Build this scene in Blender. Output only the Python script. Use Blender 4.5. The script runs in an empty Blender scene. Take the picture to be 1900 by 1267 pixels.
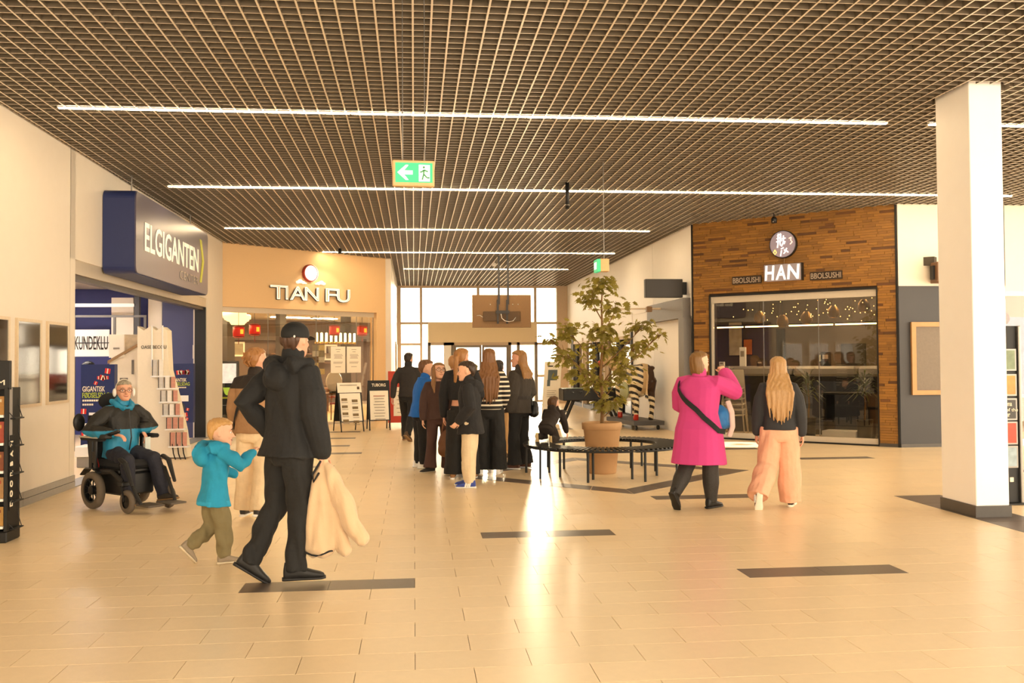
import bpy, math, random
import numpy as np
from mathutils import Matrix, Vector, Euler
random.seed(7)
rng = np.random.RandomState(7)
SC = bpy.context.scene
COL = SC.collection

# ---------------------------------------------------------------- camera
HC = 1.575
cd = bpy.data.cameras.new('camera')
cam = bpy.data.objects.new('camera', cd)
COL.objects.link(cam)
cd.sensor_width = 36.0
cd.lens = 1800.0 / 1900.0 * 36.0
cd.shift_y = -13.0 / 1900.0
cd.clip_end = 300
cam.matrix_world = Matrix.Translation((0, 0, HC)) @ (Matrix.Rotation(-0.1008, 4, 'Z') @ Matrix.Rotation(math.pi / 2 + 0.0265, 4, 'X') @ Matrix.Rotation(-0.0064, 4, 'Z'))
SC.camera = cam
# ---------------------------------------------------------------- world, sun, exposure
W = bpy.data.worlds.new('sky')
SC.world = W
W.use_nodes = True
_b = W.node_tree.nodes['Background']
_b.inputs[0].default_value = (1.0, 0.83, 0.61, 1)
_b.inputs[1].default_value = 3.3
sd = bpy.data.lights.new('sun', 'SUN')
sd.energy = 1.6
sd.angle = math.radians(4)
sd.color = (1.0, 0.80, 0.52)
sun = bpy.data.objects.new('sun', sd)
COL.objects.link(sun)
_az, _el = math.radians(6.2), math.radians(4.2)
sun.rotation_euler = Vector((-math.sin(_az) * math.cos(_el), -math.cos(_az) * math.cos(_el), -math.sin(_el))).to_track_quat('-Z', 'Y').to_euler()
STRIP_POWER = 36.0
SC.view_settings.view_transform = 'Standard'
SC.view_settings.look = 'None'
SC.view_settings.exposure = 1.18
SC.view_settings.gamma = 1.0
SC.view_settings.use_curve_mapping = False
SC.cycles.max_bounces = 8
SC.cycles.diffuse_bounces = 4
SC.cycles.glossy_bounces = 4
SC.cycles.transmission_bounces = 6
SC.cycles.transparent_max_bounces = 10
SC.cycles.sample_clamp_indirect = 6.0
SC.cycles.caustics_reflective = True
SC.cycles.caustics_refractive = False

# ---------------------------------------------------------------- materials
def lin(h):
    h = h.lstrip('#')
    o = []
    for i in (0, 2, 4):
        c = int(h[i:i + 2], 16) / 255
        o.append(c / 12.92 if c <= 0.04045 else ((c + 0.055) / 1.055) ** 2.4)
    return o
MATS = {}
def M(key, col=None, rough=0.6, metal=0.0, var=0.12, scale=30.0, bump=0.0, bscale=200.0, emit=0.0, island=0.0, spec=0.5, sheen=0.0, coat=0.0, stretch=None, bdist=.004):
    if key in MATS:
        return MATS[key]
    c = lin(col)
    m = bpy.data.materials.new(key)
    m.use_nodes = True
    nt = m.node_tree
    n, l = nt.nodes, nt.links
    bs = n['Principled BSDF']
    bs.inputs['Roughness'].default_value = rough
    bs.inputs['Metallic'].default_value = metal
    bs.inputs['Specular IOR Level'].default_value = spec
    if sheen: bs.inputs['Sheen Weight'].default_value = sheen
    if coat: bs.inputs['Coat Weight'].default_value = coat
    tc = n.new('ShaderNodeTexCoord')
    vec = tc.outputs['Object']
    if stretch:
        mp = n.new('ShaderNodeMapping'); mp.inputs['Scale'].default_value = stretch
        l.new(vec, mp.inputs[0]); vec = mp.outputs[0]
    nz = n.new('ShaderNodeTexNoise')
    nz.inputs['Scale'].default_value = scale
    nz.inputs['Detail'].default_value = 3
    l.new(vec, nz.inputs['Vector'])
    mx = n.new('ShaderNodeMix'); mx.data_type = 'RGBA'
    lo = [x * (1 - var) for x in c] + [1]
    hi = [min(1, x * (1 + var)) for x in c] + [1]
    mx.inputs[6].default_value = lo; mx.inputs[7].default_value = hi
    l.new(nz.outputs['Fac'], mx.inputs[0])
    out = mx.outputs[2]
    if island:
        g = n.new('ShaderNodeNewGeometry')
        oi = n.new('ShaderNodeObjectInfo')
        ad = n.new('ShaderNodeMath'); ad.operation = 'ADD'
        l.new(g.outputs['Random Per Island'], ad.inputs[0]); l.new(oi.outputs['Random'], ad.inputs[1])
        fr = n.new('ShaderNodeMath'); fr.operation = 'FRACT'; l.new(ad.outputs[0], fr.inputs[0])
        mr = n.new('ShaderNodeMapRange'); mr.inputs[3].default_value = 1 - island; mr.inputs[4].default_value = 1 + island
        l.new(fr.outputs[0], mr.inputs[0])
        ml = n.new('ShaderNodeVectorMath'); ml.operation = 'SCALE'
        l.new(out, ml.inputs[0]); l.new(mr.outputs[0], ml.inputs[3])
        out = ml.outputs[0]
    l.new(out, bs.inputs['Base Color'])
    if bump:
        nb = n.new('ShaderNodeTexNoise'); nb.inputs['Scale'].default_value = bscale; l.new(vec, nb.inputs['Vector'])
        bp = n.new('ShaderNodeBump'); bp.inputs['Strength'].default_value = bump; bp.inputs['Distance'].default_value = bdist
        l.new(nb.outputs['Fac'], bp.inputs['Height']); l.new(bp.outputs[0], bs.inputs['Normal'])
    if emit:
        bs.inputs['Emission Color'].default_value = c + [1]
        bs.inputs['Emission Strength'].default_value = emit
    MATS[key] = m
    return m
def glass(key, tint, refl=0.06, rough=0.0):
    if key in MATS: return MATS[key]
    m = bpy.data.materials.new(key); m.use_nodes = True
    nt = m.node_tree; n, l = nt.nodes, nt.links
    n.remove(n['Principled BSDF'])
    t = n.new('ShaderNodeBsdfTransparent'); t.inputs[0].default_value = (*tint, 1)
    g = n.new('ShaderNodeBsdfGlossy'); g.inputs['Roughness'].default_value = rough
    f = n.new('ShaderNodeFresnel'); f.inputs[0].default_value = 1.5
    a = n.new('ShaderNodeMath'); a.operation = 'ADD'; a.inputs[1].default_value = refl; l.new(f.outputs[0], a.inputs[0])
    mx = n.new('ShaderNodeMixShader'); l.new(a.outputs[0], mx.inputs[0]); l.new(t.outputs[0], mx.inputs[1]); l.new(g.outputs[0], mx.inputs[2])
    l.new(mx.outputs[0], n['Material Output'].inputs[0])
    MATS[key] = m
    return m
def bands(key, c1, c2, axis, freq, duty, rough=0.8, phase=0.0, lo=None, hi=None):
    """two colours in regular bands along a local axis (striped knitwear)"""
    if key in MATS: return MATS[key]
    m = M(key, c1, rough)
    nt = m.node_tree; n, l = nt.nodes, nt.links
    bs = n['Principled BSDF']
    tc = n.new('ShaderNodeTexCoord'); sp = n.new('ShaderNodeSeparateXYZ'); l.new(tc.outputs['Object'], sp.inputs[0])
    ml = n.new('ShaderNodeMath'); ml.operation = 'MULTIPLY_ADD'; ml.inputs[1].default_value = freq; ml.inputs[2].default_value = phase
    l.new(sp.outputs[axis], ml.inputs[0])
    fr = n.new('ShaderNodeMath'); fr.operation = 'FRACT'; l.new(ml.outputs[0], fr.inputs[0])
    gt = n.new('ShaderNodeMath'); gt.operation = 'GREATER_THAN'; gt.inputs[1].default_value = duty; l.new(fr.outputs[0], gt.inputs[0])
    mx = n.new('ShaderNodeMix'); mx.data_type = 'RGBA'
    mx.inputs[6].default_value = lin(c1) + [1]; mx.inputs[7].default_value = lin(c2) + [1]
    l.new(gt.outputs[0], mx.inputs[0]); l.new(mx.outputs[2], bs.inputs['Base Color'])
    return m

# ---------------------------------------------------------------- mesh building
class MB:
    def __init__(s): s.v = []; s.f = []; s.m = []; s.n = 0; s.cur = 0
    def add(s, verts, faces):
        b = s.n
        verts = np.asarray(verts, float).reshape(-1, 3)
        s.v.append(verts); s.n += len(verts)
        for q in faces: s.f.append([i + b for i in q]); s.m.append(s.cur)
        return s
    def box(s, x0, x1, y0, y1, z0, z1, rot=0.0, pivot=None, bev=0.0):
        if bev:
            return s.bbox(x0, x1, y0, y1, z0, z1, bev)
        v = np.array([(x, y, z) for z in (z0, z1) for y in (y0, y1) for x in (x0, x1)], float)
        if rot:
            p = np.array(pivot if pivot is not None else ((x0 + x1) / 2, (y0 + y1) / 2, 0))
            c, q = math.cos(rot), math.sin(rot)
            d = v - p
            v = np.stack([d[:, 0] * c - d[:, 1] * q, d[:, 0] * q + d[:, 1] * c, d[:, 2]], 1) + p
        return s.add(v, [(0, 2, 3, 1), (4, 5, 7, 6), (0, 1, 5, 4), (2, 6, 7, 3), (0, 4, 6, 2), (1, 3, 7, 5)])
    def bbox(s, x0, x1, y0, y1, z0, z1, b):
        # chamfered box : stacked rings of an octagonal outline
        rings = []
        for z, i in ((z0, b), (z0 + b, 0), (z1 - b, 0), (z1, b)):
            rings.append(np.array([(x0 + b, y0 + i, z), (x1 - b, y0 + i, z), (x1 - i, y0 + b, z), (x1 - i, y1 - b, z), (x1 - b, y1 - i, z), (x0 + b, y1 - i, z), (x0 + i, y1 - b, z), (x0 + i, y0 + b, z)]))
        return s.loft(rings)
    def loft(s, rings, cap=True, closed=False):
        k = len(rings[0]); R = len(rings)
        fs = []
        for i in range(R - 1 + (1 if closed else 0)):
            a, b = i * k, ((i + 1) % R) * k
            for j in range(k):
                j2 = (j + 1) % k
                fs.append((a + j, a + j2, b + j2, b + j))
        v = np.concatenate(rings)
        if cap and not closed:
            c0 = rings[0].mean(0); c1 = rings[-1].mean(0)
            v = np.concatenate([v, [c0, c1]])
            i0, i1 = R * k, R * k + 1
            for j in range(k):
                j2 = (j + 1) % k
                fs.append((i0, j2, j)); fs.append((i1, (R - 1) * k + j, (R - 1) * k + j2))
        return s.add(v, fs)
    def limb(s, pts, rad, n=12, side=(1, 0, 0), round_caps=True, closed=False):
        P = [np.array(p, float) for p in pts]
        side = np.array(side, float)
        rings = []
        N = len(P)
        prev = None
        T = []
        for i in range(N):
            if closed: t = P[(i + 1) % N] - P[(i - 1) % N]
            else: t = P[min(i + 1, N - 1)] - P[max(i - 1, 0)]
            T.append(t / (np.linalg.norm(t) + 1e-9))
        def frame(t):
            a = side - t * (side @ t)
            if np.linalg.norm(a) < 0.15:
                a = np.array([0, 1, 0.]) - t * t[1]
                if np.linalg.norm(a) < 0.15: a = np.array([0, 0, 1.]) - t * t[2]
            a /= np.linalg.norm(a)
            return a, np.cross(t, a)
        th = np.linspace(0, 2 * math.pi, n, endpoint=False)
        co, si = np.cos(th)[:, None], np.sin(th)[:, None]
        for i in range(N):
            r = rad[i] if not np.isscalar(rad) else rad
            ra, rb = (r, r) if np.isscalar(r) else r
            a, b = frame(T[i])
            if not closed and round_caps and i == 0:
                q = min(ra, rb)
                rings.append(P[0] - T[0] * q * .75 + co * a * ra * .45 + si * b * rb * .45)
                rings.append(P[0] - T[0] * q * .45 + co * a * ra * .82 + si * b * rb * .82)
            rings.append(P[i] + co * a * ra + si * b * rb)
            if not closed and round_caps and i == N - 1:
                q = min(ra, rb)
                rings.append(P[i] + T[i] * q * .45 + co * a * ra * .82 + si * b * rb * .82)
                rings.append(P[i] + T[i] * q * .75 + co * a * ra * .45 + si * b * rb * .45)
        return s.loft(rings, closed=closed)
    def tube(s, pts, r, n=8, closed=False): return s.limb(pts, r, n, round_caps=False, closed=closed)
    def rod(s, a, b, r, n=8): return s.limb([a, b], [r, r], n, round_caps=False)
    def ell(s, c, r, n=14, m=8, R=None):
        c = np.array(c, float); r = np.array(r if not np.isscalar(r) else (r, r, r), float)
        rings = []
        th = np.linspace(0, 2 * math.pi, n, endpoint=False)
        for i in range(m + 1):
            ph = -math.pi / 2 + math.pi * (i + .25) / (m + .5)
            p = np.stack([np.cos(th) * math.cos(ph), np.sin(th) * math.cos(ph), np.full(n, math.sin(ph))], 1) * r
            if R is not None: p = p @ np.array(R).T
            rings.append(c + p)
        return s.loft(rings)
    def lathe(s, prof, n=24, c=(0, 0, 0), axis='z', cap=True):
        th = np.linspace(0, 2 * math.pi, n, endpoint=False)
        rings = []
        for r, z in prof:
            p = np.stack([np.cos(th) * r, np.sin(th) * r, np.full(n, z)], 1)
            if axis == 'x': p = p[:, [2, 0, 1]]
            if axis == 'y': p = p[:, [1, 2, 0]]
            rings.append(p + np.array(c, float))
        return s.loft(rings, cap=cap)
    def prism(s, poly, y0, y1):
        """polygon given in x,z extruded from y0 (front) to y1"""
        k = len(poly)
        v = [(x, y0, z) for x, z in poly] + [(x, y1, z) for x, z in poly]
        f = [tuple(range(k)), tuple(range(2 * k - 1, k - 1, -1))]
        for i in range(k):
            j = (i + 1) % k
            f.append((j, i, i + k, j + k))
        return s.add(v, f)
    def mesh(s, name, mats, smooth=False):
        me = bpy.data.meshes.new(name)
        me.from_pydata(np.concatenate(s.v).tolist(), [], s.f)
        for m in (mats if isinstance(mats, (list, tuple)) else [mats]): me.materials.append(m)
        if len(me.materials) > 1: me.polygons.foreach_set('material_index', s.m)
        if smooth: me.polygons.foreach_set('use_smooth', [True] * len(me.polygons))
        me.update()
        return me
    def build(s, name, mats, parent=None, smooth=False, **kw):
        return link(name, s.mesh(name, mats, smooth), parent, **kw)
def link(name, me, parent=None, loc=None, rz=None, kind=None, label=None):
    o = bpy.data.objects.new(name, me)
    COL.objects.link(o)
    if parent is not None: o.parent = parent
    if loc is not None: o.location = loc
    if rz is not None: o.rotation_euler = (0, 0, rz)
    if kind: o['kind'] = kind
    if label: o['label'] = label
    return o
def tag(o, label, cat, group=None):
    o['label'] = label; o['category'] = cat
    if group: o['group'] = group
    return o
def thing(name, label, cat, loc=(0, 0, 0), rz=0.0, group=None):
    o = bpy.data.objects.new(name, None)
    o.empty_display_size = .1
    COL.objects.link(o); o.location = loc; o.rotation_euler = (0, 0, rz)
    return tag(o, label, cat, group)
def struct(name, mb, mat, parent=None, **kw):
    o = mb.build(name, mat, parent, **kw)
    if parent is None: o['kind'] = 'structure'
    return o
def sroot(name, loc=(0, 0, 0), rz=0.0):
    o = bpy.data.objects.new(name, None); COL.objects.link(o)
    o.location = loc; o.rotation_euler = (0, 0, rz); o['kind'] = 'structure'
    return o
def dup(o, loc, rz=None, label=None):
    c = o.copy(); COL.objects.link(c); c.location = loc
    if rz is not None: c.rotation_euler = (0, 0, rz)
    if label: c['label'] = label
    for ch in list(o.children):
        d = ch.copy(); COL.objects.link(d); d.parent = c
        for g in list(ch.children):
            e = g.copy(); COL.objects.link(e); e.parent = d
    return c
def remesh(mb, name, mats, vox, smooth=3, fold=0.0, ffreq=18.0, slotf=None, seed=0.0, fdir=(1, 1, .45)):
    """voxel union of overlapping closed shapes, smoothed, with soft cloth folds"""
    me = bpy.data.meshes.new('tmp')
    me.from_pydata(np.concatenate(mb.v).tolist(), [], mb.f)
    o = bpy.data.objects.new('tmp', me); COL.objects.link(o)
    r = o.modifiers.new('r', 'REMESH'); r.mode = 'VOXEL'; r.voxel_size = vox
    if smooth:
        sm = o.modifiers.new('s', 'SMOOTH'); sm.iterations = smooth; sm.factor = .5
    dg = bpy.context.evaluated_depsgraph_get()
    out = bpy.data.meshes.new_from_object(o.evaluated_get(dg))
    bpy.data.objects.remove(o); bpy.data.meshes.remove(me)
    out.name = name
    nv = len(out.vertices)
    if fold and nv:
        co = np.empty(nv * 3); out.vertices.foreach_get('co', co); co = co.reshape(-1, 3)
        no = np.empty(nv * 3); out.vertices.foreach_get('normal', no); no = no.reshape(-1, 3)
        q = co * np.array(fdir) * ffreq + seed
        w = np.sin(q[:, 0] + 1.7 * np.sin(q[:, 2] * .7 + 1.3 * q[:, 1])) + .6 * np.sin(1.9 * q[:, 1] + 1.4 * np.sin(q[:, 2] * 1.1 + q[:, 0] * .8) + 2) + .5 * np.sin(2.6 * q[:, 2] + 2 * np.sin(q[:, 0]) + seed)
        co += no * (w * fold)[:, None]
        out.vertices.foreach_set('co', co.ravel())
    out.materials.clear()
    ms = mats if isinstance(mats, (list, tuple)) else [mats]
    for m in ms: out.materials.append(m)
    if slotf is not None and len(ms) > 1:
        k = len(out.polygons)
        ce = np.empty(k * 3); out.polygons.foreach_get('center', ce); ce = ce.reshape(-1, 3)
        out.polygons.foreach_set('material_index', slotf(ce).astype(int))
    else:
        out.polygons.foreach_set('material_index', [0] * len(out.polygons))
    out.polygons.foreach_set('use_smooth', [True] * len(out.polygons))
    out.update()
    return out
def text(s, size, mat, parent, u, y, z, name='lettering', depth=0.004, xs=1.0, align='CENTER', rot=0.0, label=None, bold=0.0, shear=0.0, xrot=0.0):
    """flat letters facing local -y of the parent, baseline at z"""
    cu = bpy.data.curves.new('t', 'FONT'); cu.body = s; cu.size = size; cu.extrude = depth / 2
    cu.align_x = align; cu.offset = bold; cu.shear = shear; cu.resolution_u = 3
    o = bpy.data.objects.new('t', cu); COL.objects.link(o)
    dg = bpy.context.evaluated_depsgraph_get()
    me = bpy.data.meshes.new_from_object(o.evaluated_get(dg))
    bpy.data.objects.remove(o); bpy.data.curves.remove(cu)
    me.name = name
    me.transform(Matrix.Diagonal((xs, 1, 1, 1)))
    me.transform(Matrix.Rotation(rot, 4, 'Z'))
    me.transform(Matrix.Rotation(math.pi / 2 + xrot, 4, 'X'))
    me.materials.clear(); me.materials.append(mat)
    ob = link(name, me, parent, loc=(u, y, z))
    if label: ob['label'] = label
    return ob
def cyl_between(mb, a, b, r, n=10): return mb.rod(a, b, r, n)
def textfit(s, mat, parent, u0, u1, z0, z1, y, name='lettering', depth=0.004, bold=0.0, shear=0.0, label=None, tilt=0.0):
    cu = bpy.data.curves.new('t', 'FONT'); cu.body = s; cu.size = 1; cu.extrude = .001; cu.offset = bold; cu.shear = shear; cu.resolution_u = 3
    o = bpy.data.objects.new('t', cu); COL.objects.link(o)
    me = bpy.data.meshes.new_from_object(o.evaluated_get(bpy.context.evaluated_depsgraph_get()))
    bpy.data.objects.remove(o); bpy.data.curves.remove(cu)
    k = len(me.vertices); co = np.empty(k * 3); me.vertices.foreach_get('co', co); co = co.reshape(-1, 3)
    lo, hi = co.min(0), co.max(0)
    q = (co - lo) / (hi - lo + 1e-9)
    v = np.stack([u0 + q[:, 0] * (u1 - u0), y - q[:, 2] * depth + (q[:, 1] - .5) * tilt, z0 + q[:, 1] * (z1 - z0)], 1)
    me.vertices.foreach_set('co', v.ravel()); me.name = name
    me.materials.clear(); me.materials.append(mat); me.update()
    return link(name, me, parent, label=label)

# ================================================================= palette
wall_m = M('wall_paint', 'DFD5C6', .55, var=.03, scale=6)
wallw_m = M('wall_white', 'FAF7F3', .5, var=.02, scale=6)
tile_m = M('floor_tile', 'EFD6AE', .30, var=.05, scale=14, island=.035, spec=.5, bump=.12, bscale=60)
dtile_m = M('dark_tile', '5E5148', .34, var=.12, scale=18, island=.1)
grout_m = M('grout', '9A8266', .8)
shade_blade_m = M('ceiling_blade_shade', '6F6454', .38, var=.06, scale=4)  # slat sides darkened; the shade between slats is in the colour
void_m = M('ceiling_void', '231D17', .9)
black_m = M('black_metal', '121212', .45, metal=.1)
blackp_m = M('black_plastic', '0E0E0F', .5)
white_m = M('white_plastic', 'F1EFEA', .4, var=.03)
cream_m = M('cream_card', 'EFE3CC', .7, var=.04)
paper_m = M('paper', 'F3EAD8', .7, var=.03)
ink_m = M('ink', '2A2522', .8)
greyink_m = M('grey_ink', '9A8E7E', .8)
alu_m = M('aluminium', 'CFC4B2', .4, metal=.3, var=.05)
steel_m = M('steel', '8B8782', .35, metal=.9, var=.05)
navy_m = M('navy_blue', '1C2A5C', .5, var=.06)
blue_m = M('shop_blue', '39407E', .6, var=.05, scale=4)
red_m = M('red_paint', 'C23A22', .5)
dgrey_m = M('dark_grey_panel', '3C3B3E', .55, var=.06, scale=5)
base_m = M('baseboard_grey', '8E8A84', .4, var=.1)
dbase_m = M('dark_baseboard', '4A4541', .4, var=.08)
frame_m = M('entrance_frame_glare', 'CDB79C', .5)  # pinkish tan puts the window glare into the frame colour
led_m = M('led_light', 'FFE0B0', .5, emit=STRIP_POWER, var=0)
clear_m = glass('clear_glass', (.93, .93, .92), .02)
dim_m = glass('shopfront_glass', (.88, .87, .84), .02)
pane_m = glass('entrance_glass', (.97, .97, .96), .0)

# ================================================================= floor
fl = sroot('floor')
MB().box(-12, 15, -3, 42, -.25, -.012).build('subfloor', grout_m, fl)
def is_dark(x, y):
    return False
PIT_Y = 0.3
Y0 = 6.817      # front joint of one tile row
def tile_mb(x0, x1, y0, y1, z=0.0):
    g = .0017
    return MB().box(x0 + g, x1 - g, y0 + g, y1 - g, -.012, z)
unit = tile_mb(-.3, .3, -.15, .15).mesh('tile', tile_m)
unit_d = tile_mb(-.3, .3, -.15, .15).mesh('dark_tile', dtile_m)
# dark bars: (row index from Y0, left joint k) -> two tiles
bars = {}
for r, k, n in ((0, -1.2, 2), (0, 2.4, 2), (6, .6, 2), (13, 2.4, 2), (26, -2.4, 2), (33, -2.4, 2), (38, -2.4, 2), (44, -2.4, 2), (50, -2.4, 2), (26, 6.0, 2), (32, 4.8, 2), (36, 7.5, 2), (19, 7.2, 2), (40, 2.4, 2), (50, 2.4, 2)):
    for i in range(n): bars[(r, round((k + .6 * i + (.3 if (r % 2) else 0)) * 10))] = True
near, rest, restd = 0, MB(), MB()
for r in range(-14, 98):
    y0 = Y0 + r * PIT_Y
    off = .3 if r % 2 else 0.0
    xl, xr = (-9.6, 13.2) if y0 < 26 else (-3.0, 9)
    xa = math.floor(xl / .6) * .6 + off
    while xa < xr:
        dark = (r, round(xa * 10)) in bars
        cx, cy = xa + .3, y0 + .15
        vis = -.47 * cy - .5 < cx < .66 * cy + .5 and cy > 4.4
        if (vis and near < 288 and r < 17) or dark:
            link('tile', unit_d if dark else unit, fl, loc=(cx, cy, 0), label='dark brown floor tile' if dark else None); near += 1
        elif vis or cy > 2.5:
            rest.box(xa + .0017, xa + .5983, y0 + .0017, y0 + .2983, -.012, 0)
        xa += .6
rest.build('tiles', tile_m, fl, kind='stuff')
# outlined diamond of dark tiles round the planter, strip by the pillar
dia = MB()
cx, cy, hd, w = 2.55, 13.35, 2.15, .3
pts = [(cx, cy - hd), (cx + hd, cy), (cx, cy + hd), (cx - hd, cy)]
inn = [(cx, cy - hd + w * 1.42), (cx + hd - w * 1.42, cy), (cx, cy + hd - w * 1.42), (cx - hd + w * 1.42, cy)]
for i in range(4):
    j = (i + 1) % 4
    for t in range(5):
        a, b = t / 5 + .002, (t + 1) / 5 - .002
        L = lambda p, q, s: (p[0] + (q[0] - p[0]) * s, p[1] + (q[1] - p[1]) * s)
        P4 = [L(pts[i], pts[j], a), L(pts[i], pts[j], b), L(inn[i], inn[j], b), L(inn[i], inn[j], a)]
        m = MB(); m.loft([np.array([(x, y, -.004) for x, y in P4]), np.array([(x, y, .0015) for x, y in P4])])
        m.build('tile', dtile_m, fl, label='dark tile of the diamond round the planter')
for i in range(6):
    MB().bbox(5.44, 5.99, 10.62 - .6 * (i + 1) + .003, 10.62 - .6 * i - .003, -.004, .0015, .001).build('tile', dtile_m, fl, label='dark tile of the strip under the pillar')

# ================================================================= ceiling
ZC = 4.28
ce = sroot('ceiling')
CP = .146
MB().box(-9.8, 14, -2, 36, 4.80, 4.9).build('soffit', void_m, ce)
lit_edge_m = M('ceiling_blade_lit_edge', 'E2D6C4', .3, var=.03, scale=4, spec=.8)  # bottom faces painted pale for the light bounced off the floor
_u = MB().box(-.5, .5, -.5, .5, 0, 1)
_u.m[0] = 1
ub = _u.mesh('slat', [shade_blade_m, lit_edge_m])
def ymax(x): return 22.46 + (x + 4.4) * .919 if x < -.745 else 35.2 if x < 5.6 else 19.02 - (x - 5.6) * .937 if x < 8.47 else 16.3
def xlr(y):
    a = -4.3 if y < 22.56 else -4.4 + (y - 22.46) / .919 if y < 25.8 else -.6
    b = 11.7 if y < 16.3 else 5.6 + (19.02 - y) / .937 if y < 19.02 else 5.6
    return a, b
def inpil(x, y): return 5.45 < x < 5.93 and 9.03 < y < 9.76
nb = 0
for i in range(-29, 80):
    x = i * CP
    y0, y1 = 6.85, ymax(x) - .02
    segs = [(y0, y1)]
    if 5.45 < x < 5.93: segs = [(y0, 9.02), (9.78, y1)]
    for a, b in segs:
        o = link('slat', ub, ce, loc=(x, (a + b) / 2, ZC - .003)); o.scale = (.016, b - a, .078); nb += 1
far = MB()
i = 0
while True:
    y = 6.9 + i * CP; i += 1
    if y > 35.1: break
    a, b = xlr(y)
    segs = [(a + .02, b - .02)]
    if 9.03 < y < 9.77: segs = [(a + .02, 5.44), (5.94, b - .02)]
    for a, b in segs:
        if nb < 298:
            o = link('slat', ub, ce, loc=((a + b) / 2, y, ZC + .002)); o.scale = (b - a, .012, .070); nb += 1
        else: far.box(a, b, y - .006, y + .006, ZC + .002, ZC + .072)
far.build('slats', shade_blade_m, ce, kind='stuff')
# continuous LED strips
for n, (y, a, b, wh) in enumerate(((10.63, -3.74, 11.6, 'nearest the camera, longest of the five'), (15.30, -3.76, 10.0, 'second from the camera'), (20.0, -3.8, 4.96, 'third from the camera, ending before the sushi shop'), (24.25, -2.25, 5.1, 'fourth from the camera, over the restaurant door'), (28.6, -.3, 4.6, 'last before the entrance windows'))):
    if n == 0: sp = [(a, 5.44), (5.94, b)]
    else: sp = [(a, b)]
    t = thing('ceiling_light', 'straight recessed ceiling light strip, ' + wh, 'light', ((a + b) / 2, y, ZC), group='light strips across the grid ceiling')
    for (p, q) in sp:
        k = max(1, round((q - p) / 3.0))
        for j in range(k):
            u0 = p + (q - p) * j / k - (a + b) / 2; u1 = p + (q - p) * (j + 1) / k - (a + b) / 2
            MB().box(u0 + .012, u1 - .012, -.019, .019, -.012, -.004).build('diffuser', led_m, t)
            MB().box(u0, u1, -.03, .03, -.004, .08).build('housing', white_m, t)

# ================================================================= left wall and shop
wl = sroot('wall_left', (-4.3, 0, 0), math.pi / 2)     # local x runs along +Y, local -y faces the hall
for (a, b, z0, z1) in ((-2.5, 3.9, 0, 4.6), (3.91, 8.3, 0, 4.6), (8.31, 12.672, 0, 4.6), (12.684, 12.86, 0, 4.6), (12.684, 22.44, 2.90, 4.6), (20.80, 22.44, 0, 2.90)):
    MB().box(a, b, 0, .28, z0, z1).build('panel', wall_m, wl)
MB().box(12.86, 20.80, .02, .24, 2.72, 2.90).build('header', alu_m, wl)
MB().box(12.86, 20.80, .06, .20, 2.66, 2.72).build('door_track', dbase_m, wl)
MB().box(12.86, 12.90, .02, .24, 0, 2.72).build('jamb', alu_m, wl)
MB().box(20.74, 20.80, .02, .24, 0, 2.72).build('jamb', black_m, wl)
MB().box(12.86, 20.8, -.02, .26, 0, .012).build('threshold', base_m, wl)
bl = sroot('baseboard_left', (-4.3, 0, 0), math.pi / 2)
for i in range(9):
    MB().box(-2 + i * 1.65, -2 + (i + 1) * 1.65 - .008, -.02, .0, 0.0, .078).build('tile', base_m, bl)
    MB().box(-2 + i * 1.65, -2 + (i + 1) * 1.65 - .008, -.018, .0, .084, .155).build('tile', base_m, bl)
# shop room behind the opening
sh = sroot('wall_shop')
MB().box(-10, -9.8, 11.4, 23.0, 0, 3.3).build('side', blue_m, sh)
MB().box(-10, -4.6, 22.2, 22.4, 0, 3.3).build('back', blue_m, sh)
MB().box(-10, -4.58, 11.2, 11.4, 0, 3.3).build('front', blue_m, sh)
MB().box(-10, -4.58, 11.3, 22.5, 3.2, 3.35).build('soffit', wall_m, sh)
MB().box(-5.22, -4.58, 20.85, 20.95, 0, 3.2).build('return_panel', M('panel_blue', '3B4068', .55, var=.04), sh)
MB().box(-5.52, -5.24, 20.9, 21.02, 0, 3.2).build('column', wall_m, sh)
MB().box(-6.35, -5.9, 21.2, 21.3, 0, 2.95).build('column', wall_m, sh)
MB().box(-7.8, -5.7, 20.6, 20.64, 2.72, 2.79).build('rail', white_m, sh)
MB().box(-5.72, -5.62, 20.6, 20.7, 0, 3.2).build('post', dgrey_m, sh)
for i, y in enumerate((14.0, 16.6, 19.2)):
    t = thing('shop_ceiling_light', 'square shop ceiling lamp, number %s counted from the shop entrance' % ('one', 'two', 'three')[i], 'light', (-7.2, y, 3.19), group='ceiling lamps inside the blue shop')
    MB().box(-1.2, 1.2, -.12, .12, -.03, 0).build('diffuser', M('panel_light', 'FFF2E6', .5, emit=26, var=0), t)
    MB().box(-1.24, 1.24, -.15, .15, -.02, .0).build('frame', white_m, t)

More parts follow.
